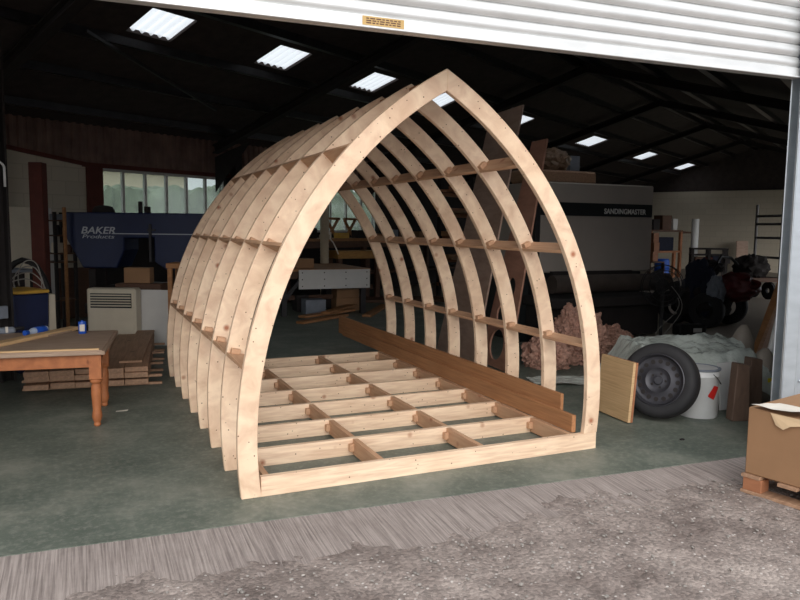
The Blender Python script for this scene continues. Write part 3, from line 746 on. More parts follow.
# storage shelf with clutter between post and resaw
aa, ab = atv(55, 250, 6.9), atv(77, 250, 6.9); w = (ab-aa).length; ss = thing('storage_shelf', 'dark open storage shelf at the left end of the blue resaw', 'shelf', (aa.x, aa.y, 0), TH)
for z in (.45, atv(60, 283, 6.9).z+.3, atv(60, 253, 6.9).z, atv(60, 235, 6.9).z, atv(60, 220, 6.9).z):
    mb = MB(); mb.box(0, w, 0, .4, z-.02, z); mb.build('shelf_board', M['darkwood'], ss, .002)
mb = MB()
for x in (.02, w-.02):
    for y in (.02, .38): mb.box(x-.02, x+.02, y-.02, y+.02, 0, atv(60, 212, 6.9).z)
mb.build('upright', M['darkmatt'], ss)
cols = ['cream', 'darkwood', 'steel', 'card', 'cloth']
for r_, yy in enumerate((253, 235, 220)):
    z = atv(60, yy, 6.9).z
    for k in range(3):
        mb = MB(); hh = random.uniform(.08, .15); ww = random.uniform(.08, .13); c = aa + BU*(.09+k*.16) + BV*.1
        mb.lathe([(ww*.45, 0), (ww*.5, .01), (ww*.5, hh*.8), (ww*.3, hh)], 14) if (k+r_) % 2 else mb.box(-ww/2, ww/2, -.05, .08, 0, hh)
        tag(mb.build('tin' if (k+r_) % 2 else 'small_box', M[cols[(k+r_*2) % 5]], None, .003, loc=(c.x, c.y, z+.001), rz=TH),
            '%s on the dark storage shelf, %s shelf, %s' % (('small box', 'round tin')[(k+r_) % 2], ('lower', 'middle', 'upper')[r_], ('left', 'middle', 'right')[k]), ('box', 'tin')[(k+r_) % 2], 'clutter on the storage shelf')
a = atv(65.5, 250, 6.5); mb = MB(); mb.box(-.018, .018, -.02, .02, 0, atv(66, 208, 6.9).z); tag(mb.build('timber_batten', M['benchwood'], None, .003, loc=(a.x, a.y, 0), rz=TH), 'upright yellowish timber batten at the left end of the blue resaw', 'batten')
# low dark bench with a hose between left edge and post
aa, ab = atv(8, 280, 5.6), atv(38, 280, 5.6); w = (ab-aa).length; zt4 = atv(20, 270, 5.6).z
lb = thing('low_bench', 'low dark steel bench behind the blue bin', 'bench', (aa.x, aa.y, 0), TH)
mb = MB(); mb.box(0, w, 0, .5, zt4-.03, zt4); mb.build('top', M['cloth'], lb, .004)
for x in (.04, w*.5, w-.04):
    for y in (.04, .46):
        mb = MB(); mb.box(x-.025, x+.025, y-.025, y+.025, 0, zt4-.03); mb.build('leg', M['darkmatt'], lb)
hs = MB(); pts = [atd(x, y, 7.85) for x, y in ((10, 268), (15, 263), (22, 260), (30, 262), (37, 267), (43, 276), (48, 288), (51, 302), (51, 318), (48, 330))]
tag(hs.tube(pts, .032, 10).build('hose', M['blackm'], None, smooth=True), 'thick black hose arching over the low bench beside the steel post', 'hose')
mb = MB(); a = atv(22, 207, 7.75); b2 = atv(38, 207, 7.75)
# roof-high dark column at the left edge with a pale looped hose
a = aty(2.5, 250, 3.9); lc = thing('steel_column', 'dark steel column at the extreme left edge of the view', 'column', (a.x-.03, a.y, 0), TH)
mb = MB(); mb.box(-.07, .07, -.012, .012, 0, 3.3); mb.box(-.07, -.05, -.09, .09, 0, 3.3); mb.box(.05, .07, -.09, .09, 0, 3.3); mb.build('shaft', M['darkmatt'], lc)
mb = MB(); mb.box(-.08, -.0, -.14, -.09, .62, .74); mb.build('switch_box', M['cloth'], lc, .006)
pts = []
for i in range(24):
    t = PI*i/23; pts.append((.0+.085*math.cos(t), -.12, 2.03+.07*math.sin(t)))
pts = [(.085, -.12, 1.86)] + pts + [(-.085, -.12, 1.86)]
mb = MB(); mb.tube(pts, .011, 8); tag(mb.build('looped_hose', M['drum'], None, smooth=True, loc=(a.x-.03, a.y, 0), rz=0), 'white looped hose hanging on the dark column at the left edge', 'hose')

# ============================================================ SEEN THROUGH THE ARCH
# white-fronted assembly bench
wy = 7.75
pA, pB = aty(299, 279, wy), aty(370, 277, wy); w = pB.x-pA.x; zT, zB = aty(299, 270, wy).z, aty(299, 289.5, wy).z
wb = thing('assembly_bench', 'large bench with a white screwed front panel seen through the arch', 'bench', (pA.x, wy, 0))
mb = MB(); mb.box(0, w, 0, .02, zB, zT); fp = mb.build('front_panel', M['white'], wb, .002)
for i in range(4):
    for z in (zB+.05, (zB+zT)/2, zT-.05):
        mb = MB(); x = .06+(w-.12)*i/3; mb.cyl((x, -.004, z), (x, .0, z), .011, 8); mb.build('screw', M['darkmatt'], fp)
mb = MB(); mb.box(-.32, w+.02, .02, 1.8, zT-.03, zT+.01); mb.build('bench_top', M['benchwood'], wb, .003)
for x in (-.24, w-.1):
    for y in (.1, 1.7):
        mb = MB(); mb.box(x-.045, x+.045, y-.045, y+.045, 0, zT-.03); mb.build('leg', M['steel'], wb, .003)
mb = MB(); mb.bar((-.24, .09, .25), (.12, .09, zT-.06), .06, .06); mb.build('brace', M['steel'], wb)
mb = MB(); mb.box(-.24, w-.1, .8, .86, .2, .28); mb.box(-.28, w, .1, 1.7, zT-.16, zT-.03); mb.build('rail', M['darkwood'], wb)
def small(name, mat, x, y, yy, wpx, hpx, label, cat, depth=.3, bev=.006, rz=0., z=None, group=None):
    """box-like thing: x,y = pixel of its base centre seen at depth plane yy"""
    P = aty(x, y, yy); s = (aty(x+1, y, yy)-P).length; w_, h_ = wpx*s, hpx*s
    mb = MB(); mb.box(-w_/2, w_/2, 0, depth, 0, h_); o = mb.build(name, mat, None, bev, loc=(P.x, P.y, P.z if z is None else z), rz=rz)
    return tag(o, label, cat, group)
small('storage_tub', M['cloth'], 316, 314, 7.95, 20, 14, 'pale grey plastic tub under the white-fronted bench', 'tub', z=.0)
small('cardboard_box', M['card'], 349, 311, 8.3, 25, 12, 'cardboard box under the white-fronted bench, lower of the stacked two', 'box', z=.0)
P = aty(349, 311, 8.3); s_ = (aty(350, 311, 8.3)-P).length
o = small('cardboard_box', M['card'], 348, 298, 8.3, 22, 8, 'cardboard box under the bench, upper of the stacked two', 'box', z=12*s_+.002)
small('toolbox', M['darkmatt'], 303, 312, 8.4, 12, 16, 'dark toolbox beside the pale grey tub under the bench', 'toolbox', z=0)
small('dark_bin', M['darkmatt'], 332, 312, 8.7, 12, 22, 'dark bin between the pale grey tub and the cardboard boxes', 'bin', z=0)
small('carton', M['card'], 305, 268, 8.1, 18, 9, 'grey-brown carton standing on the white-fronted bench', 'box', z=zT+.011)
# loose planks on the floor in front of that bench
pk = [(300, 324, 345, 316, 'lowest of the loose planks in front of the bench'), (302, 320.5, 352, 313, 'loose plank lying second from the bottom in front of the bench'), (318, 316, 352, 310, 'short loose plank on top of the pile in front of the bench'), (354, 313, 385, 306, 'loose pale plank lying right of the pile below the bench')]
zc = 0
for i, (xa, ya, xb, yb, lab) in enumerate(pk):
    p, q = at(xa, ya, 0), at(xb, yb, 0)
    if i == 3: zc = 0
    p.z = q.z = zc+.02; p.y = min(p.y, 7.3); mb = MB(); mb.bar(p, q, .16, .038); zc += .0395
    tag(mb.build('loose_plank', M['benchwood'], None, .003), lab, 'plank', 'loose planks in front of the bench')
p, q = at(366, 301), at(428, 303)
zc = 0
for i in range(3):
    mb = MB(); c = (p+q)/2 + V3((.05*i, .25*i, 0)); mb.box(-1.1, 1.1, -.11, .11, 0, .06)
    tag(mb.build('floor_timber', M['darkwood'], None, .004, loc=(c.x, c.y, 0), rz=-.25), 'dark timber on the floor behind the right ribs, %s of three' % ('nearest', 'middle', 'furthest')[i], 'timber', 'timbers on the floor behind the right ribs')
# beige upright duct with a loose strap
a = aty(324.5, 262, 9.75); dz = thing('upright_duct', 'beige upright tube with a loose strap behind the white-fronted bench', 'duct', (a.x, a.y, 0))
mb = MB(); prof = [(.085, 0)]
for i in range(60):
    z = .02+i*.0385; prof.append((.083+.006*(i % 2), z))
mb.lathe(prof + [(.09, 2.34)], 18); mb.build('tube', M['duct'], dz, smooth=True)
mb = MB(); mb.lathe([(.098, 1.28), (.105, 1.29), (.105, 1.36), (.098, 1.37)], 18, closed=True); mb.build('collar', M['duct'], dz)
mb = MB(); mb.tube([(.09, -.05, 1.3), (.16, -.06, 1.22), (.22, -.07, 1.1), (.27, -.07, .98)], .013, 6); mb.build('strap', M['paper'], dz, smooth=True)
# long bench below the back windows with clutter and two trestles
zb_ = 1.28
lbch = thing('window_bench', 'long brown bench running under the back windows beyond the arch', 'bench', B(7.2, 7.35), TH)
mb = MB(); mb.box(0, 7.5, 0, .75, zb_-.06, zb_); mb.build('top', M['benchwood'], lbch, .004)
mb = MB(); mb.box(0, 7.5, 0, .03, zb_-.2, zb_-.06); mb.build('apron', M['darkwood'], lbch)
for x in (.1, 2.5, 5., 7.4):
    mb = MB(); mb.box(x-.05, x+.05, .03, .13, 0, zb_-.06); mb.build('leg', M['darkwood'], lbch)
mb = MB(); mb.box(.1, 7.4, .1, .7, .45, .49); mb.build('lower_shelf', M['darkwood'], lbch)
for k, u in enumerate([atv(px_, 232, 7.6).dot(BU) for px_ in (333, 350.5)]):
    st = thing('wooden_trestle', 'small brown cross-legged trestle on the window bench, %s of the pair' % ('left', 'right')[k], 'trestle', B(u, 7.6, zb_+.001), TH, 'cross-legged trestles against the window')
    mb = MB(); mb.box(-.20, .20, -.03, .05, .40, .45); mb.build('top_rail', M['benchwood'], st)
    mb = MB(); mb.bar((-.17, 0, .0), (.15, 0, .40), .045, .045); mb.build('leg', M['benchwood'], st)
    mb = MB(); mb.bar((.17, .052, .0), (-.15, .052, .40), .045, .045); mb.build('leg', M['benchwood'], st)
cl = [('card', .25, .2), ('darkmatt', .2, .22), ('paper', .16, .14), ('yellow', .3, .12), ('darkmatt', .35, .18), ('benchwood', .4, .1), ('cloth', .2, .2), ('darkwood', .3, .25), ('card', .2, .16), ('darkmatt', .3, .12), ('redpaint', .18, .14), ('cream', .2, .2)]
x = .25
wl = ['first', 'second', 'third', 'fourth', 'fifth', 'sixth', 'seventh', 'eighth', 'ninth', 'tenth', 'eleventh', 'twelfth']
cn_ = {'card': 'brown cardboard', 'darkmatt': 'black', 'paper': 'white', 'yellow': 'yellowish', 'benchwood': 'wooden', 'cloth': 'grey', 'darkwood': 'dark wooden', 'redpaint': 'red', 'cream': 'cream'}
for k, (m_, w_, h_) in enumerate(cl):
    mb = MB(); mb.box(0, w_, 0, .2, 0, h_); c = B(7.2+x, 7.42, zb_+.001); x += w_+.28
    tag(mb.build('bench_box', M[m_], None, .012, loc=c, rz=TH), '%s box on the bench under the back windows, %s from the left' % (cn_[m_], wl[k]), 'box', 'boxes along the window bench')
# yellowish workbench right of the duct
a = aty(338, 262, 9.9); yb_ = thing('workbench', 'workbench with a thick yellow-brown top behind the first right ribs', 'workbench', (a.x, a.y, 0), .1)
zy = aty(350, 251, 9.9).z
mb = MB(); mb.box(0, 1.0, 0, .6, zy-.16, zy); mb.build('top', wood('yellow_beech', rgb(176, 130, 66), rgb(110, 74, 36), (3, 9, 9), False), yb_, .006)
for x in (.06, .94):
    for y in (.06, .54):
        mb = MB(); mb.box(x-.05, x+.05, y-.05, y+.05, 0, zy-.16); mb.build('leg', M['darkwood'], yb_, .004)
mb = MB(); mb.box(.06, .94, .25, .31, .2, .3); mb.build('stretcher', M['darkwood'], yb_)
# timber rack behind the right ribs
rk = thing('timber_rack', 'dark storage rack of stacked timber behind the right ribs', 'rack', B(10.2, 4.9), TH)
for x in (0, 1.7, 3.4):
    for y in (0, .8):
        mb = MB(); mb.box(x-.04, x+.04, y-.04, y+.04, 0, 2.6); mb.build('upright', M['darkmatt'], rk)
shz = (.35, .85, 1.35, 1.85, 2.3)
for z in shz:
    mb = MB()
    for y in (0, .8): mb.box(-.04, 3.44, y-.03, y+.03, z-.08, z-.001)
    mb.build('shelf_rail', M['paleply'], rk)
hn = ('lowest', 'second', 'middle', 'fourth', 'top')
for r_, z in enumerate(shz):
    for k in range(3):
        mb = MB(); L = random.uniform(2.6, 3.5); mb.box(0, L, 0, .2, 0, random.choice((.05, .08, .11)))
        tag(mb.build('rack_timber', M[random.choice(('benchwood', 'paleply', 'oldplank'))], None, .003, loc=B(10.2, 4.9, z+.001) + BU*random.uniform(-.2, .1) + BV*(.05+.235*k), rz=TH),
            'timber length on the %s level of the dark rack, %s row' % (hn[r_], ('front', 'middle', 'back')[k]), 'timber', 'timbers on the storage rack')

# ============================================================ RIGHT: LEANING BOARDS AND SANDING MACHINE
def leaning(name, bl, br, tr_, mat, label, holes, t=.02, group=None, cut=0.):
    p, q = at(*bl), at(*br); e_ = (p-q); e = e_.normalized(); w = e_.length
    d = ray(*tr_); k = e.dot(q-CAM)/e.dot(d); Lv = CAM + d*k - q; H = Lv.length
    M4 = frame(-e, Lv, p)
    hs = [ell(cx*w, cz*H, rx, rz_) for cx, cz, rx, rz_ in holes]
    o = shape2d([(0, 0), (w, 0), (w, H), (cut*w, H)], hs, t, Matrix.Translation((0, 0, .012)) @ M4, name, mat)
    print(name, 'w %.2f H %.2f top' % (w, H), [round(c, 2) for c in q+Lv], [round(c, 2) for c in p])
    return tag(o, label, 'board', group)
leaning('leaning_board', (437, 351), (474, 368), (523.5, 106), M['greyply'], 'tall grey-brown board leaning behind the right ribs, left of the holed one', [], .02, 'boards leaning on the sanding machine', .28)
leaning('holed_board', (480, 362), (508, 374), (547.5, 140), M['redply'], 'tall reddish plywood board with round cut-outs leaning on the sanding machine', [(.5, .10, .16, .17), (.5, .235, .11, .12), (.66, .36, .10, .11)], .02, 'boards leaning on the sanding machine', .55)

SY = 4.0
def sxp(x, y=230, Y=SY): return aty(x, y, Y).x
def szp(x, y, Y=SY): return aty(x, y, Y).z
x0s, x1s = sxp(545), sxp(652.5)
sm = thing('sanding_machine', 'big grey cabinet sanding machine with a charcoal name band, right of the arch', 'machine', (x0s, SY, 0))
w = x1s-x0s; zt = szp(652, 186); zb = szp(650, 271)
print('sander', x0s, x1s, zt, zb)
mb = MB(); mb.box(-.08, w, 0, 1.5, zb, zt); mb.build('cabinet', M['sander'], sm, .02)
b0, b1 = szp(652, 217.5), szp(652, 205)
mb = MB(); mb.box(-.08, w-.03, -.008, .0, b0, b1); bd = mb.build('name_band', M['sanderdark'], sm)
T0 = Matrix.Translation((sxp(603)-x0s, -.0105, szp(603, 213.6)))
h = szp(625, 208.3)-szp(625, 213.6)
lettering('SANDINGMASTER', h*1.36, M['lettering'], bd, T0 @ MX, offset=.002, fit=sxp(644.5)-sxp(603))
mb = MB(); mb.box(-.3, w-.06, .12, 1.4, 0, zb-.001); mb.build('base', M['sanderdark'], sm, .02)
mb = MB(); mb.box(-.25, w-.1, -.55, .12, zb-.42, zb-.30); mb.box(-.2, w-.2, -.4, .1, .1, zb-.42); mb.build('feed_table', M['darkmatt'], sm, .01)
mb = MB(); mb.cyl((-.1, -.32, zb-.13), (w-.0, -.32, zb-.13), .12, 24); mb.build('roller', plain('grey_brown_roller', rgb(74, 64, 58), .7), sm, smooth=True)
mb = MB(); mb.box(.1, w-.4, -.06, .0, zb-.06, zb+.02); mb.build('lip', M['darkmatt'], sm)
mb = MB(); mb.box(-.16, -.09, -.02, .2, .0, zt-.1); mb.build('side_channel', M['steel'], sm, .005)
# things on top of the machine
zc = zt+.001
P0 = aty(530, 183, SY+.25); P1 = aty(597, 184, SY+.25)
mb = MB(); mb.box(0, P1.x-P0.x, 0, .5, 0, .18); 
for v in mb.v: v.z += 0
tag(mb.build('wrapped_timber', M['oldplank'], None, .03, loc=(P0.x, SY+.25, zc)), 'long brown wrapped timber pack lying on the sanding machine', 'timber pack')
Pw = aty(563, 170, SY+.3); mb = MB(); mb.blob((0, .2, .15), (.22, .2, .16), 4, .25, 2.6, 4, .0)
tag(mb.build('wrapped_bundle', M['wrap'], None, smooth=True, loc=(Pw.x, SY+.3, zc+.181)), 'plastic-wrapped brown bundle on top of the timber pack', 'bundle')
Pw = aty(579, 171, SY+.45); mb = MB(); mb.box(-.09, .09, 0, .1, 0, .24); tag(mb.build('pale_box', M['cloth'], None, .005, loc=(Pw.x, SY+.55, zc+.181)), 'pale grey box standing right of the wrapped bundle', 'box')
# pedestal fan
fp_ = at(660, 343); fn = thing('pedestal_fan', 'dark pedestal fan with a round wire guard at the right end of the sanding machine', 'fan', (fp_.x-.3, fp_.y-.3, 0), -.4)
s_ = 1/72.; cz_ = aty(655, 286, fp_.y-.3).z
mb = MB(); mb.lathe([(.2, 0), (.2, .02), (.06, .05), (.05, .06)], 20); mb.build('foot', M['blackm'], fn)
mb = MB(); mb.cyl((0, 0, .05), (0, 0, cz_-.08), .022, 10); mb.build('pole', M['blackm'], fn, smooth=True)
mb = MB()
for r, y in ((.27, -.02), (.27, .04), (.20, -.06), (.12, -.075)):
    mb.tube([(r*math.cos(2*PI*k/36), y, cz_+r*math.sin(2*PI*k/36)) for k in range(37)], .006, 6)
for k in range(20):
    t = 2*PI*k/20; mb.tube([(.03*math.cos(t), -.08, cz_+.03*math.sin(t)), (.15*math.cos(t), -.07, cz_+.15*math.sin(t)), (.27*math.cos(t), -.02, cz_+.27*math.sin(t))], .003, 4)
mb.build('wire_guard', M['steel'], fn, smooth=True)
mb = MB(); mb.cyl((0, .02, cz_), (0, .2, cz_), .09, 16); mb.build('motor', M['blackm'], fn, smooth=True)
for k in range(3):
    mb = MB(); t = 2*PI*k/3; d1 = V3((math.cos(t), 0, math.sin(t))); d2 = V3((-math.sin(t), .3, math.cos(t))); c = V3((0, .0, cz_))
    mb.slab(c+d1*.05-d2*.04, c+d1*.22-d2*.09, c+d1*.22+d2*.07, c+d1*.05+d2*.03, .005); mb.build('blade', M['blackm'], fn)
cb = MB(); 
for k in range(2):
    cb.tube([(fp_.x-.3+.2*math.sin(i*.35+k), fp_.y-.45+.05*k, .02+max(0, .8-.06*i)*(1-.2*k)) for i in range(20)], .0045, 6)
tag(cb.build('cable', M['cable'], None, smooth=True), 'pale cable hanging around the pedestal fan', 'cable')

# pink fibre insulation
for k, (x, y, r, lab) in enumerate(((558, 378, (.24, .26, .22), 'heap of brownish pink insulation fibre on the floor behind the right arch leg, left one'), (591, 372, (.32, .3, .38), 'tallest heap of pink insulation fibre, between arch leg and wheel'), (624, 362, (.26, .24, .20), 'low heap of pink insulation fibre right behind the plywood square'))):
    P = at(x, y); mb = MB(); mb.blob((0, 0, r[2]*.6), r, 6, .35, 2.6, 11+k, .0)
    bm_ = mb
    for i_v, v in enumerate(bm_.v): v += V3((0, 0, 0)) + V3((noise.noise(v*14), noise.noise(v*14+V3((5, 0, 0))), noise.noise(v*14+V3((0, 9, 0)))))*.035 + V3((noise.noise(v*38), noise.noise(v*38+V3((5, 0, 0))), noise.noise(v*38+V3((0, 9, 0)))))*.03; v.z = max(v.z, .001)
    tag(mb.build('insulation_heap', M['wool'], None, loc=(P.x+.25, P.y+.55, 0)), lab, 'insulation', 'heaps of pink insulation')
P = at(570, 384); mb = MB()
gx = 14
for j in range(gx+1):
    for i in range(gx+1):
        x, y = -.5+1.*i/gx, -.18+.36*j/gx; mb.v.append(V3((x, y, .012+.035*abs(noise.noise(V3((x*6, y*9, 2)))))))
mb.f = [(j*(gx+1)+i, j*(gx+1)+i+1, (j+1)*(gx+1)+i+1, (j+1)*(gx+1)+i) for j in range(gx) for i in range(gx)]
tag(mb.build('plastic_film', M['sheet'], None, smooth=True, loc=(P.x+.15, P.y+.05, 0), rz=-.3), 'crumpled clear film on the floor in front of the pink insulation', 'plastic film')

# plywood square leaning against the wheel
pb, qb = at(601, 410.5), at(632.5, 423.5); tl_ = ray(606.5, 354)
e = (qb-pb).normalized(); k = e.dot(pb-CAM)/e.dot(tl_); Lv = CAM+tl_*k-pb
print('ply', (qb-pb).length, Lv.length, Lv[:])
mb = MB(); n_b = e.cross(Lv).normalized(); 
if n_b.y < 0: n_b = -n_b
f = lambda a, b, c: pb + e*a + Lv*b + n_b*c
wq = (qb-pb).length
ps = thing('plywood_square', 'square piece of plywood standing on edge against the wheel', 'plywood', pb)
for c0, c1, nm, m_ in ((0, .020, 'face_ply', M['paleply']), (.0215, .046, 'back_ply', M['plyedge'])):
    mb = MB(); vs = [f(a, b, c)-pb for a in (0, wq) for b in (0.012, 1) for c in (c0, c1)]
    mb.add(vs, [(0, 1, 3, 2), (4, 6, 7, 5), (0, 4, 5, 1), (2, 3, 7, 6), (0, 2, 6, 4), (1, 5, 7, 3)]); mb.build(nm, m_, ps, .001)

# wheel leaning
wc = at(663, 421.5); WRD = .300
tilt = .24; wyaw = math.radians(-2)
wh = thing('car_wheel', 'car wheel with black tyre and dark steel rim leaning behind the plywood square', 'wheel', (wc.x+.03, wc.y+.08, 0))
# axis: local z of lathe -> face normal
nx_, ny_ = math.sin(math.radians(-62)), -math.cos(math.radians(-62))
fn_ = V3((nx_*math.cos(tilt), ny_*math.cos(tilt), math.sin(tilt))).normalized()
Rw = fn_.to_track_quat('Z', 'Y').to_matrix()
cw = V3((0, 0, WRD*math.cos(tilt)+.095*math.sin(tilt)))
tyre = [(.205, .075), (.215, .090), (.245, .098), (.275, .090), (.293, .072), (.300, .045), (.300, -.045), (.293, -.072), (.275, -.090), (.245, -.098), (.215, -.090), (.205, -.075)]
mb = MB(); mb.lathe(tyre, 64, Rw, cw, closed=True); ty = mb.build('tyre', M['rubber'], wh, smooth=True)
mb = MB()
for zz_ in (-.03, 0, .03): mb.lathe([(.3002, zz_-.003), (.3025, zz_-.0025), (.3025, zz_+.0025), (.3002, zz_+.003)], 64, Rw, cw, closed=True)
mb.build('tread_rib', M['darkmatt'], ty)
mb = MB(); mb.lathe([(.212, .088), (.205, .092), (.196, .080), (.190, .060), (.172, .052), (.165, .05), (.120, .056), (.10, .062), (.08, .050), (.06, .046), (.036, .050), (.030, .062), (.0, .062), (.0, .02), (.17, .02), (.195, -.07), (.21, -.085)], 48, Rw, cw, open_=True); mb.build('steel_rim', M['wheelsteel'], wh, smooth=True)
for k in range(16):
    t = 2*PI*k/16; mb = MB(); c = cw + Rw @ V3((.152*math.cos(t), .152*math.sin(t), .0505)); mb.lathe([(.018, 0.0), (.018, .005), (.016, .0055)], 14, Rw, c); mb.build('vent_hole', M['darkmatt'], wh)
for k in range(5):
    t = 2*PI*k/5; mb = MB(); c = cw + Rw @ V3((.058*math.cos(t), .058*math.sin(t), .046)); mb.lathe([(.009, 0), (.009, .012)], 8, Rw, c); mb.build('bolt_hole', M['darkmatt'], wh)

# white drum
dp = at(704.5, 419.5); dr = thing('paint_drum', 'white metal paint drum with a red diamond label right of the wheel', 'drum', (dp.x+.07, dp.y+.14, 0))
DR, DH = .155, .40
mb = MB(); mb.lathe([(DR-.005, 0), (DR, .008), (DR, DH-.06), (DR+.004, DH-.055), (DR, DH-.05), (DR, DH), (DR-.004, DH)], 40); mb.build('body', M['drum'], dr, smooth=True)
mb = MB(); mb.lathe([(DR+.004, DH-.012), (DR+.008, DH-.006), (DR+.008, DH+.004), (DR-.01, DH+.006), (DR-.02, DH-.004), (.0, DH-.003)], 40); mb.build('lid', M['cloth'], dr, smooth=True)
def curved(t0, t1, f, mat, nm, rr):
    mb = MB(); n = 10
    for i in range(n+1):
        a_ = i/n; t = t0+(t1-t0)*a_; lo, hi = f(a_)
        mb.v += [V3((rr*math.cos(t), rr*math.sin(t), lo)), V3((rr*math.cos(t), rr*math.sin(t), hi))]
    mb.f = [(2*i, 2*i+2, 2*i+3, 2*i+1) for i in range(n)]
    return mb.build(nm, mat, dr, fix=False)
vd = math.atan2(CAM.y-dp.y, CAM.x-dp.x)
curved(vd+.48, vd+1.14, lambda a: ((.19-.06*a, .20+.154*a) if a <= .5 else (.16+.19*(a-.5), .277-.03*(a-.5))), M['red'], 'red_label', DR+.0045)
curved(vd+1.14, vd+1.36, lambda a: (.19, .27), M['paper'], 'white_label', DR+.0046)
curved(vd-.95, vd-.55, lambda a: (.12, .30), M['paper'], 'paper_label', DR+.0046)
mb = MB(); mb.tube([(DR*math.cos(vd+.75), DR*math.sin(vd+.75), DH-.03)] + [((DR+.012)*math.cos(vd+.75+i*.2), (DR+.012)*math.sin(vd+.75+i*.2), DH-.03-.10*math.sin(i/10*PI)) for i in range(1, 10)], .003, 6); mb.build('handle', M['steel'], dr)

# polythene sheet draped behind wheel and drum
mb = MB(); nx, ny = 70, 40; sh0 = V3((3.72, .86, 0)); 
for j in range(ny+1):
    for i in range(nx+1):
        x = -.35+1.55*i/nx; y = 0+.9*j/ny
        env = min(1, (i/nx)*6, (1-i/nx)*5, (j/ny)*4+.15)
        z = .43*env + .10*noise.noise(V3((x*2.2, y*2.2, 1)))*env + .07*abs(noise.noise(V3((x*6, y*6, 4)))) + .035*abs(noise.noise(V3((x*15, y*15, 6))))
        mb.v.append(V3((x+.05*noise.noise(V3((x*3, y*3, 8))), y+.05*noise.noise(V3((x*3, y*3, 12))), max(.006, z))))
mb.f = [(j*(nx+1)+i, j*(nx+1)+i+1, (j+1)*(nx+1)+i+1, (j+1)*(nx+1)+i) for j in range(ny) for i in range(nx)]
tag(mb.build('polythene_sheet', M['sheet'], None, smooth=True, loc=sh0, rz=-.45), 'crumpled greenish clear polythene sheet heaped behind the wheel and drum', 'plastic sheet')
# white-blue board behind drum
a, b = aty(722, 416, .42), aty(736, 416, .42); mb = MB(); mb.box(0, b.x-a.x+.05, 0, .02, 0, aty(724, 364, .42).z-.0, Rx(-.12)); tag(mb.build('white_board', M['drum'], None, .002, loc=(a.x-.02, .42, .003)), 'white board standing between the drum and the tapered timber block', 'board')
# tapered timber blocks
P = at(733.5, 422); hB = .47
def taper(name, P, w0, w1, d0, h, mat, label, rz=0):
    mb = MB(); mb.prism([(-w0/2, 0), (w0/2, 0), (w1/2+.0, h*.97), (-w1/2, h)], lambda x, z: V3((x, 0, z)), lambda x, z: V3((x, d0, z)))
    return tag(mb.build(name, mat, None, .006, loc=(P.x, P.y, 0), rz=rz), label, 'timber block', 'tapered timber blocks by the doorway')
taper('timber_block', P+V3((.07, -.01, 0)), .15, .105, .10, hB, M['darkoak'], 'weathered brown tapered timber block right of the white drum', -.35)
P2 = at(758, 418); taper('timber_block', P2+V3((.1, .12, 0)), .14, .10, .11, .47, M['darkoak'], 'tapered timber block standing behind the cardboard box', -.35)
P3 = at(752, 412); mb = MB(); mb.slab(P3+V3((-.10, .16, 0)), P3+V3((.02, .14, 0)), P3+V3((.10, .22, .33)), P3+V3((.02, .25, .30)), .006); tag(mb.build('white_card', M['paper'], None), 'white card leaning between the two tapered timber blocks', 'card')
# pale bags with yellow tag, white tube, leaning planks
for k, (x, y, h, r, lab) in enumerate(((747, 398, .62, .13, 'pale plastic sack standing behind the drum, taller of the two'), (757, 402, .46, .13, 'pale plastic sack with a yellow tag, right of the taller sack'))):
    P = at(x, y); P += V3((.25-.12*k, .35-.25*k, 0)); sk = thing('plastic_sack', lab, 'sack', P, 0, 'pale sacks by the doorway')
    mb = MB(); n = 20
    prof = [(r*.8, 0), (r, .05), (r*1.02, h*.4), (r*.8, h*.75), (r*.45, h*.93), (r*.2, h)]
    mb.lathe(prof, 24)
    for v in mb.v:
        kx = 1+.12*noise.noise(v*6+V3((k*4, 0, 0))); v.x *= kx; v.y *= kx; v.x += v.z*.14
    mb.build('sack_body', M['bag'], sk, smooth=True)
    if k:
        mb = MB(); mb.box(-.07, .03, -r*1.18, -r*1.13, h*.28, h*.48); mb.build('tag', plain('bright_yellow', rgb(226, 208, 40), .5, var=.05), sk)
a = at(766, 408)+V3((.35, .25, 0)); mb = MB(); mb.cyl(a+V3((-.12, 0, .035)), a+V3((.35, .15, 1.0)), .035, 16); tag(mb.build('white_pipe', M['drum'], None, smooth=True), 'white pipe leaning between the sacks and the doorway post', 'pipe')
for k in range(5):
    a = at(756+4*k, 384-1*k)+V3((.5, .25+.1*k, 0)); b = a+V3((.75-.03*k, -.05, 1.45+.15*(k % 3))); a.z = .03
    mb = MB(); mb.bar(a, b, .11, .024, (1, 0, -.6)); tag(mb.build('leaning_plank', M[('oldplank', 'benchwood', 'greyply')[k % 3]], None, .002), 'plank leaning inside the right doorway post, %s from the left' % wl[k], 'plank', 'planks leaning by the doorway post')

# ============================================================ FAR RIGHT BACKGROUND
def gthing(px, py): return at(px, py)
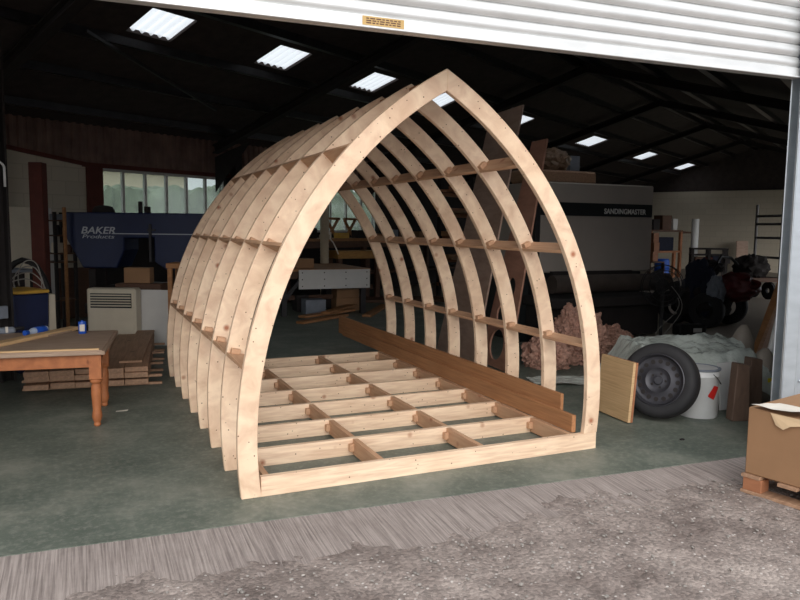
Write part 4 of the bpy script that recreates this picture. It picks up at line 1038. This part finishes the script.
# red machine covered with cloths
P = at(719, 326); rm = thing('garden_machine', 'dark wheeled machine with a red cowling, draped in cloths, deep in the right side', 'machine', P, .25)
s = pr = (P-CAM).dot(FW)/FPX
mb = MB(); mb.blob((6*s, -.2, 40*s), (17*s, .35, 14*s), 4, .2, 2.4, 21); mb.build('cowling', M['redpaint'], rm, smooth=True)
mb = MB(); mb.blob((0, .3, 24*s), (30*s, .45, 25*s), 4, .25, 2.4, 23, 0.0); mb.build('chassis', M['darkmatt'], rm, smooth=True)
for x, y, r in ((-26*s, 0, .28), (24*s, .05, .30), (-22*s, .6, .28), (26*s, .65, .30)):
    mb = MB(); mb.lathe([(r*.5, -.07), (r*.9, -.08), (r, -.04), (r, .04), (r*.9, .08), (r*.5, .07)], 28, Ry(PI/2), (x, y, r), closed=True); mb.build('wheel', M['rubber'], rm, smooth=True)
mb = MB(); mb.tube([(-8*s, .1, 55*s), (-16*s, -.05, 64*s), (-4*s, .0, 70*s), (16*s, 0, 68*s), (26*s, -.05, 60*s)], .022, 8); mb.build('handlebar', M['blackm'], rm, smooth=True)
mb = MB(); mb.blob((4*s, .3, 57*s), (17*s, .25, 8*s), 4, .3, 3, 31); mb.build('seat', M['darkmatt'], rm, smooth=True)
P = at(708, 322); mb = MB(); mb.blob((0, 0, 34*s), (13*s, .3, 32*s), 4, .22, 3, 25, .0); tag(mb.build('cloth_bundle', M['navy'], None, smooth=True, loc=(P.x-.5, P.y-.25, 0), rz=0), 'navy cloth bundle hanging at the left of the red machine', 'cloth')
mb = MB(); mb.blob((0, 0, 0), (9*s, .12, 15*s), 4, .25, 3, 27); tag(mb.build('grey_cloth', M['cloth'], None, smooth=True, loc=(P.x-.56, P.y-.62, 36*s)), 'grey-blue cloth draped on the navy bundle', 'cloth')
P = at(694, 340); dcase = thing('tool_case', 'dark tool case with a pale tag on the floor beyond the polythene sheet', 'tool case', P+V3((.3, .3, 0)), -.2)
mb = MB(); mb.box(-.22, .22, 0, .2, 0, .16); mb.build('body', M['blackm'], dcase, .015)
mb = MB(); mb.box(0, .14, -.004, 0, .05, .11); mb.build('tag', M['white'], dcase)
# scaffold frame
P = at(752, 292); Q = at(782, 300); sf = thing('scaffold_frame', 'tall grey ladder-like scaffold frame standing before the far wall at right', 'scaffold', (0, 0, 0))
PX = atd(755, 250, 18); QX = atd(781, 250, 17); PX.z = QX.z = 0; HS = atd(755, 205, 18).z
for q_ in (PX, QX):
    mb = MB(); mb.cyl(q_, q_+V3((0, 0, HS)), .035, 10); mb.build('upright', M['steelgrey'], sf, smooth=True)
for z in (.4, .9, 1.38, 1.72, 1.92):
    mb = MB(); mb.cyl(PX+V3((0, 0, z)), QX+V3((0, 0, z)), .03, 8); mb.build('rung', M['steelgrey'], sf, smooth=True)
# rack table
P, Q = at(690, 278), at(727, 279); e = (Q-P); L = e.length; a_ = math.atan2(e.y, e.x); s = (P-CAM).dot(FW)/FPX
rt = thing('steel_rack_table', 'dark rusty steel rack table in front of the far white wall', 'rack', P, a_)
for z in (30*s, 24*s, 15*s):
    mb = MB(); mb.box(0, L, 0, .6, z-.05, z); mb.build('rail', M['darkmatt'], rt)
for x in (.05, L*.5, L-.05):
    for y in (.05, .55):
        mb = MB(); mb.box(x-.04, x+.04, y-.04, y+.04, 0, 30*s); mb.build('leg', M['darkmatt'], rt)
for k in range(4):
    mb = MB(); ww = .3; hh = random.uniform(.15, .3); mb.box(0, ww, 0, .3, 0, hh); c = P + Rz(a_) @ V3((.15+k*L/4.4, .12, 15*s+.001))
    tag(mb.build('parts_box', M[('darkwood', 'rust', 'navy', 'darkmatt')[k]], None, .01, loc=c, rz=a_), '%s box on the steel rack table, %s from the left' % (('brown', 'rusty', 'navy', 'black')[k], wl[k]), 'box', 'boxes on the rack table')
# white tube
P = at(688, 276.5); s = (P-CAM).dot(FW)/FPX; mb = MB(); mb.cyl((0, 0, 0), (0, 0, 57*s), 3.4*s, 18); tag(mb.build('white_tube', M['drum'], None, smooth=True, loc=P+V3((-.05, -.25, 0))), 'upright white cardboard tube at the left of the rack table', 'tube')
mb = MB(); mb.cyl((0, 0, 0), (24*s, .1, -.02), .05, 8, .012); tag(mb.build('wood_spear', M['darkwood'], None, loc=P+V3((.1, .5, 44*s))), 'dark pointed pole sticking out right of the white tube', 'pole')
# timber shelf with bins
P, Q = at(652, 279), at(684, 277.5); L = (Q-P).length; a_ = math.atan2((Q-P).y, (Q-P).x)
ts = thing('timber_shelf', 'pale timber shelf bench between the sanding machine and the white tube', 'shelf', P+V3((0, .15, 0)), a_)
for z, m_ in ((26*s, 'paleply'), (46*s, 'darkwood')):
    mb = MB(); mb.box(0, L, 0, .7, z-.06, z); mb.build('shelf_board', M[m_], ts)
for x in (.05, L*.78, L-.05):
    mb = MB(); mb.box(x-.05, x+.05, 0, .08, 0, 46*s if x != L*.78 else 26*s); mb.build('upright', M['paleply'], ts)
def onTS(x, y, z): return P+V3((0, .15, 0)) + Rz(a_) @ V3((x, y, 0)) + V3((0, 0, z))
for x, ww, hh, m_, nm, lab in ((.25, .35, 10*s, 'darkmatt', 'dark_box', 'black box at the left on the top of the timber shelf'), (.7, .5, 14*s, 'darkwood', 'dark_box', 'dark brown box in the middle on top of the timber shelf'), (1.25, .28, 11*s, 'white', 'white_bin', 'white bin at the right on top of the timber shelf')):
    if x+ww > L: x = L-ww-.02
    mb = MB(); mb.prism([(.03, 0), (ww-.03, 0), (ww, hh), (0, hh)], lambda a, z: V3((a, 0, z)), lambda a, z: V3((a, .35, z))); tag(mb.build(nm, M[m_], None, .01, loc=onTS(x, .1, 46*s+.001), rz=a_), lab, 'box')
mb = MB(); mb.box(0, L*.85, 0, .4, 0, 13*s); tag(mb.build('dark_box', M['navy'], None, .02, loc=onTS(.08, .2, 26*s+.001), rz=a_), 'long dark box on the lower board of the timber shelf', 'box')
# timber post of stacked blocks and blue drum by the machine
P = at(655, 290); s = (P-CAM).dot(FW)/FPX
for k in range(3):
    mb = MB(); mb.box(-3.6*s, 3.6*s, 0, 7*s, 0, 9.5*s); tag(mb.build('wooden_block', M['paleply'], None, .004, loc=P+V3((.25+(.03 if k == 1 else 0), .3, 28*s+k*9.6*s))), 'pale wooden block in a column above the blue drum, %s' % ('lowest', 'middle', 'topmost')[k], 'block', 'pale blocks above the blue drum')
mb = MB(); mb.box(-6*s, 9*s, -.1, 10*s+.1, 26.5*s, 28*s-.002); mb.box(-6*s, -5*s, 0, .1, 0, 26.5*s); mb.box(8*s, 9*s, .4, .5, 0, 26.5*s); mb.box(8*s, 9*s, -.1, 0, 0, 26.5*s); tag(mb.build('small_stand', M['darkwood'], None, .004, loc=P+V3((.25, .3, 0))), 'small dark stand carrying the column of pale blocks', 'stand')
P = at(661, 282); s = (P-CAM).dot(FW)/FPX; mb = MB(); mb.lathe([(6.5*s, 0), (7.2*s, .05), (7.2*s, .2), (7.5*s, .23), (7.2*s, .26), (7.2*s, 14*s), (7.5*s, 14.5*s), (7.2*s, 15*s), (7.2*s, 21*s), (6.2*s, 23*s), (0, 23*s)], 28); tag(mb.build('blue_drum', M['brightblue'], None, smooth=True, loc=P+V3((.1, .1, 0))), 'blue plastic drum on the floor right of the sanding machine', 'drum')
# brown panel against far wall
P, Q = at(736, 272), at(748, 272); mb = MB(); L = (Q-P).length; s = (P-CAM).dot(FW)/FPX; mb.box(0, 13*s, 0, .04, 0, 31*s, Rx(-.06)); tag(mb.build('chipboard_sheet', M['greyply'], None, .003, loc=P, rz=math.atan2((Q-P).y, (Q-P).x)), 'brown board propped upright left of the scaffold frame', 'board')
# dark workbench and clutter under scaffold
P = at(760, 300); s = (P-CAM).dot(FW)/FPX; db = thing('dark_trolley', 'dark trolley loaded with scrap below the scaffold frame', 'trolley', P, -.2)
mb = MB(); mb.blob((0, .35, 32*s), (16*s, .35, 13*s), 4, .3, 2.5, 44); mb.build('load', M['darkmatt'], db, smooth=True)
mb = MB(); mb.box(-16*s, 17*s, -.05, .75, 18*s, 22*s); mb.build('deck', M['darkwood'], db)
for x in (-12*s, 13*s):
    for y in (.1, .6):
        mb = MB(); mb.lathe([(.06, -.03), (18*s*.5, -.03), (18*s*.5, .03), (.06, .03)], 20, Ry(PI/2), (x, y, 9*s), closed=True); mb.build('wheel', M['rubber'], db)

# ============================================================ RIGHT FOREGROUND: BOX ON PALLET
po = at(740, 491, -.02); pdir = (at(797, 509, -.02)-po).normalized(); pr_ = math.atan2(pdir.y, pdir.x)   # local x runs along the visible side, towards the camera
pal = thing('pallet', 'wooden pallet under the cardboard box at the right edge', 'pallet', (po.x, po.y, -.022), pr_)
PLN, PWD = .95, .8
for y in (.0, .33, .68):
    mb = MB(); mb.box(0, PLN, y, y+.10, 0, .02); mb.build('bottom_board', M['oldplank'], pal, .002)
    for x in (.0, .42, .83):
        mb = MB(); mb.box(x+.01, x+.12, y+.005, y+.095, .02, .095); mb.build('block', M['paleply'], pal, .003)
for x in (0, .21, .42, .63, .84):
    mb = MB(); mb.box(x, x+.11, 0, .78, .095, .115); mb.build('deck_board', M['oldplank'], pal, .002)
def onP(x, y, z): return V3((po.x, po.y, -.022+z)) + Rz(pr_) @ V3((x, y, 0))
HX = .40
cbx = thing('cardboard_box', 'large worn brown cardboard box on the pallet at the right edge', 'box', onP(.01, .02, .1155), pr_)
mb = MB(); mb.prism([(0, .0), (.80, 0), (.80, HX-.005), (.42, HX+.004), (.2, HX-.012), (0, HX)], lambda x, z: V3((x, 0, z)), lambda x, z: V3((x, .62, z))); mb.build('carton', M['card'], cbx, .006)
mb = MB()
pts_ = [(.13, .0, HX-.008), (.17, -.012, HX-.07), (.215, -.02, HX-.085), (.25, -.016, HX-.06), (.33, -.006, HX-.04), (.33, .0, HX-.012)]
n = len(pts_); mb.add([V3(p) for p in pts_] + [V3(p)+V3((0, -.004, 0)) for p in pts_], [tuple(range(n)), tuple(range(2*n-1, n-1, -1))] + [(i, n+i, n+(i+1) % n, (i+1) % n) for i in range(n)])
mb.build('torn_flap', M['cardtorn'], cbx)
# paper on the box
mb = MB(); nx, ny = 16, 10
for j in range(ny+1):
    for i in range(nx+1):
        x, y = .30*i/nx, .22*j/ny; z = .006 + .02*max(0, (i/nx-.6))*2 + .006*noise.noise(V3((x*12, y*12, 0))) + .012*(1-j/ny)
        mb.v.append(V3((x + .06*j/ny, y, z)))
mb.f = [(j*(nx+1)+i, j*(nx+1)+i+1, (j+1)*(nx+1)+i+1, (j+1)*(nx+1)+i) for j in range(ny) for i in range(nx)]
tag(mb.build('paper_sheet', M['paper'], None, smooth=True, loc=onP(.03, .0, .1155+HX+.004), rz=pr_), 'curled white paper sheet lying on top of the cardboard box', 'paper')
mb = MB(); mb.box(0, .35, 0, .2, 0, .03); mb.box(.02, .33, .02, .18, .03, .05); tag(mb.build('dark_tray', M['steel'], None, .008, loc=onP(.30, .25, .1155+HX+.006), rz=pr_), 'dark flat tray on the cardboard box behind the paper', 'tray')
P = at(682, 440); mb = MB(); mb.blob((0, 0, .005), (.022, .014, .008), 2, .3, 2, 2, 0); tag(mb.build('dirt_clod', M['darkmatt'], None, loc=P), 'small dark clod on the green floor in front of the drum', 'clod')

# ============================================================ LIGHT AND CAMERA
w = bpy.data.worlds.new('overcast'); bpy.context.scene.world = w; w.use_nodes = True
nt = w.node_tree; bg = nt.nodes['Background']
tc = N(nt, 'ShaderNodeTexCoord'); sx = N(nt, 'ShaderNodeSeparateXYZ'); nt.links.new(tc.outputs['Generated'], sx.inputs[0])
r = ramp(nt, sx.outputs[2], [(.0, (.80, .83, .88, 1)), (.7, (.98, 1.0, 1.03, 1))])
nt.links.new(r, bg.inputs['Color']); bg.inputs['Strength'].default_value = 1.0
sun = bpy.data.lights.new('low_sun', 'SUN'); sun.energy = 1.1; sun.angle = math.radians(50); sun.color = (1, .96, .91)
so_ = bpy.data.objects.new('low_sun', sun); C.objects.link(so_)
so_.rotation_euler = V3((.25, .88, -.42)).to_track_quat('-Z', 'Y').to_euler()
cam = bpy.data.cameras.new('camera'); co = bpy.data.objects.new('camera', cam); C.objects.link(co)
cam.sensor_fit = 'HORIZONTAL'; cam.sensor_width = 36; cam.lens = 36*FPX/800; cam.clip_end = 200
Mx = Matrix((RT, UP, -FW)).transposed().to_4x4(); Mx.translation = CAM; co.matrix_world = Mx
sc = bpy.context.scene; sc.camera = co
sc.view_settings.view_transform = 'Standard'; sc.view_settings.look = 'None'; sc.view_settings.gamma = 1; sc.view_settings.use_curve_mapping = False
sc.view_settings.exposure = .68
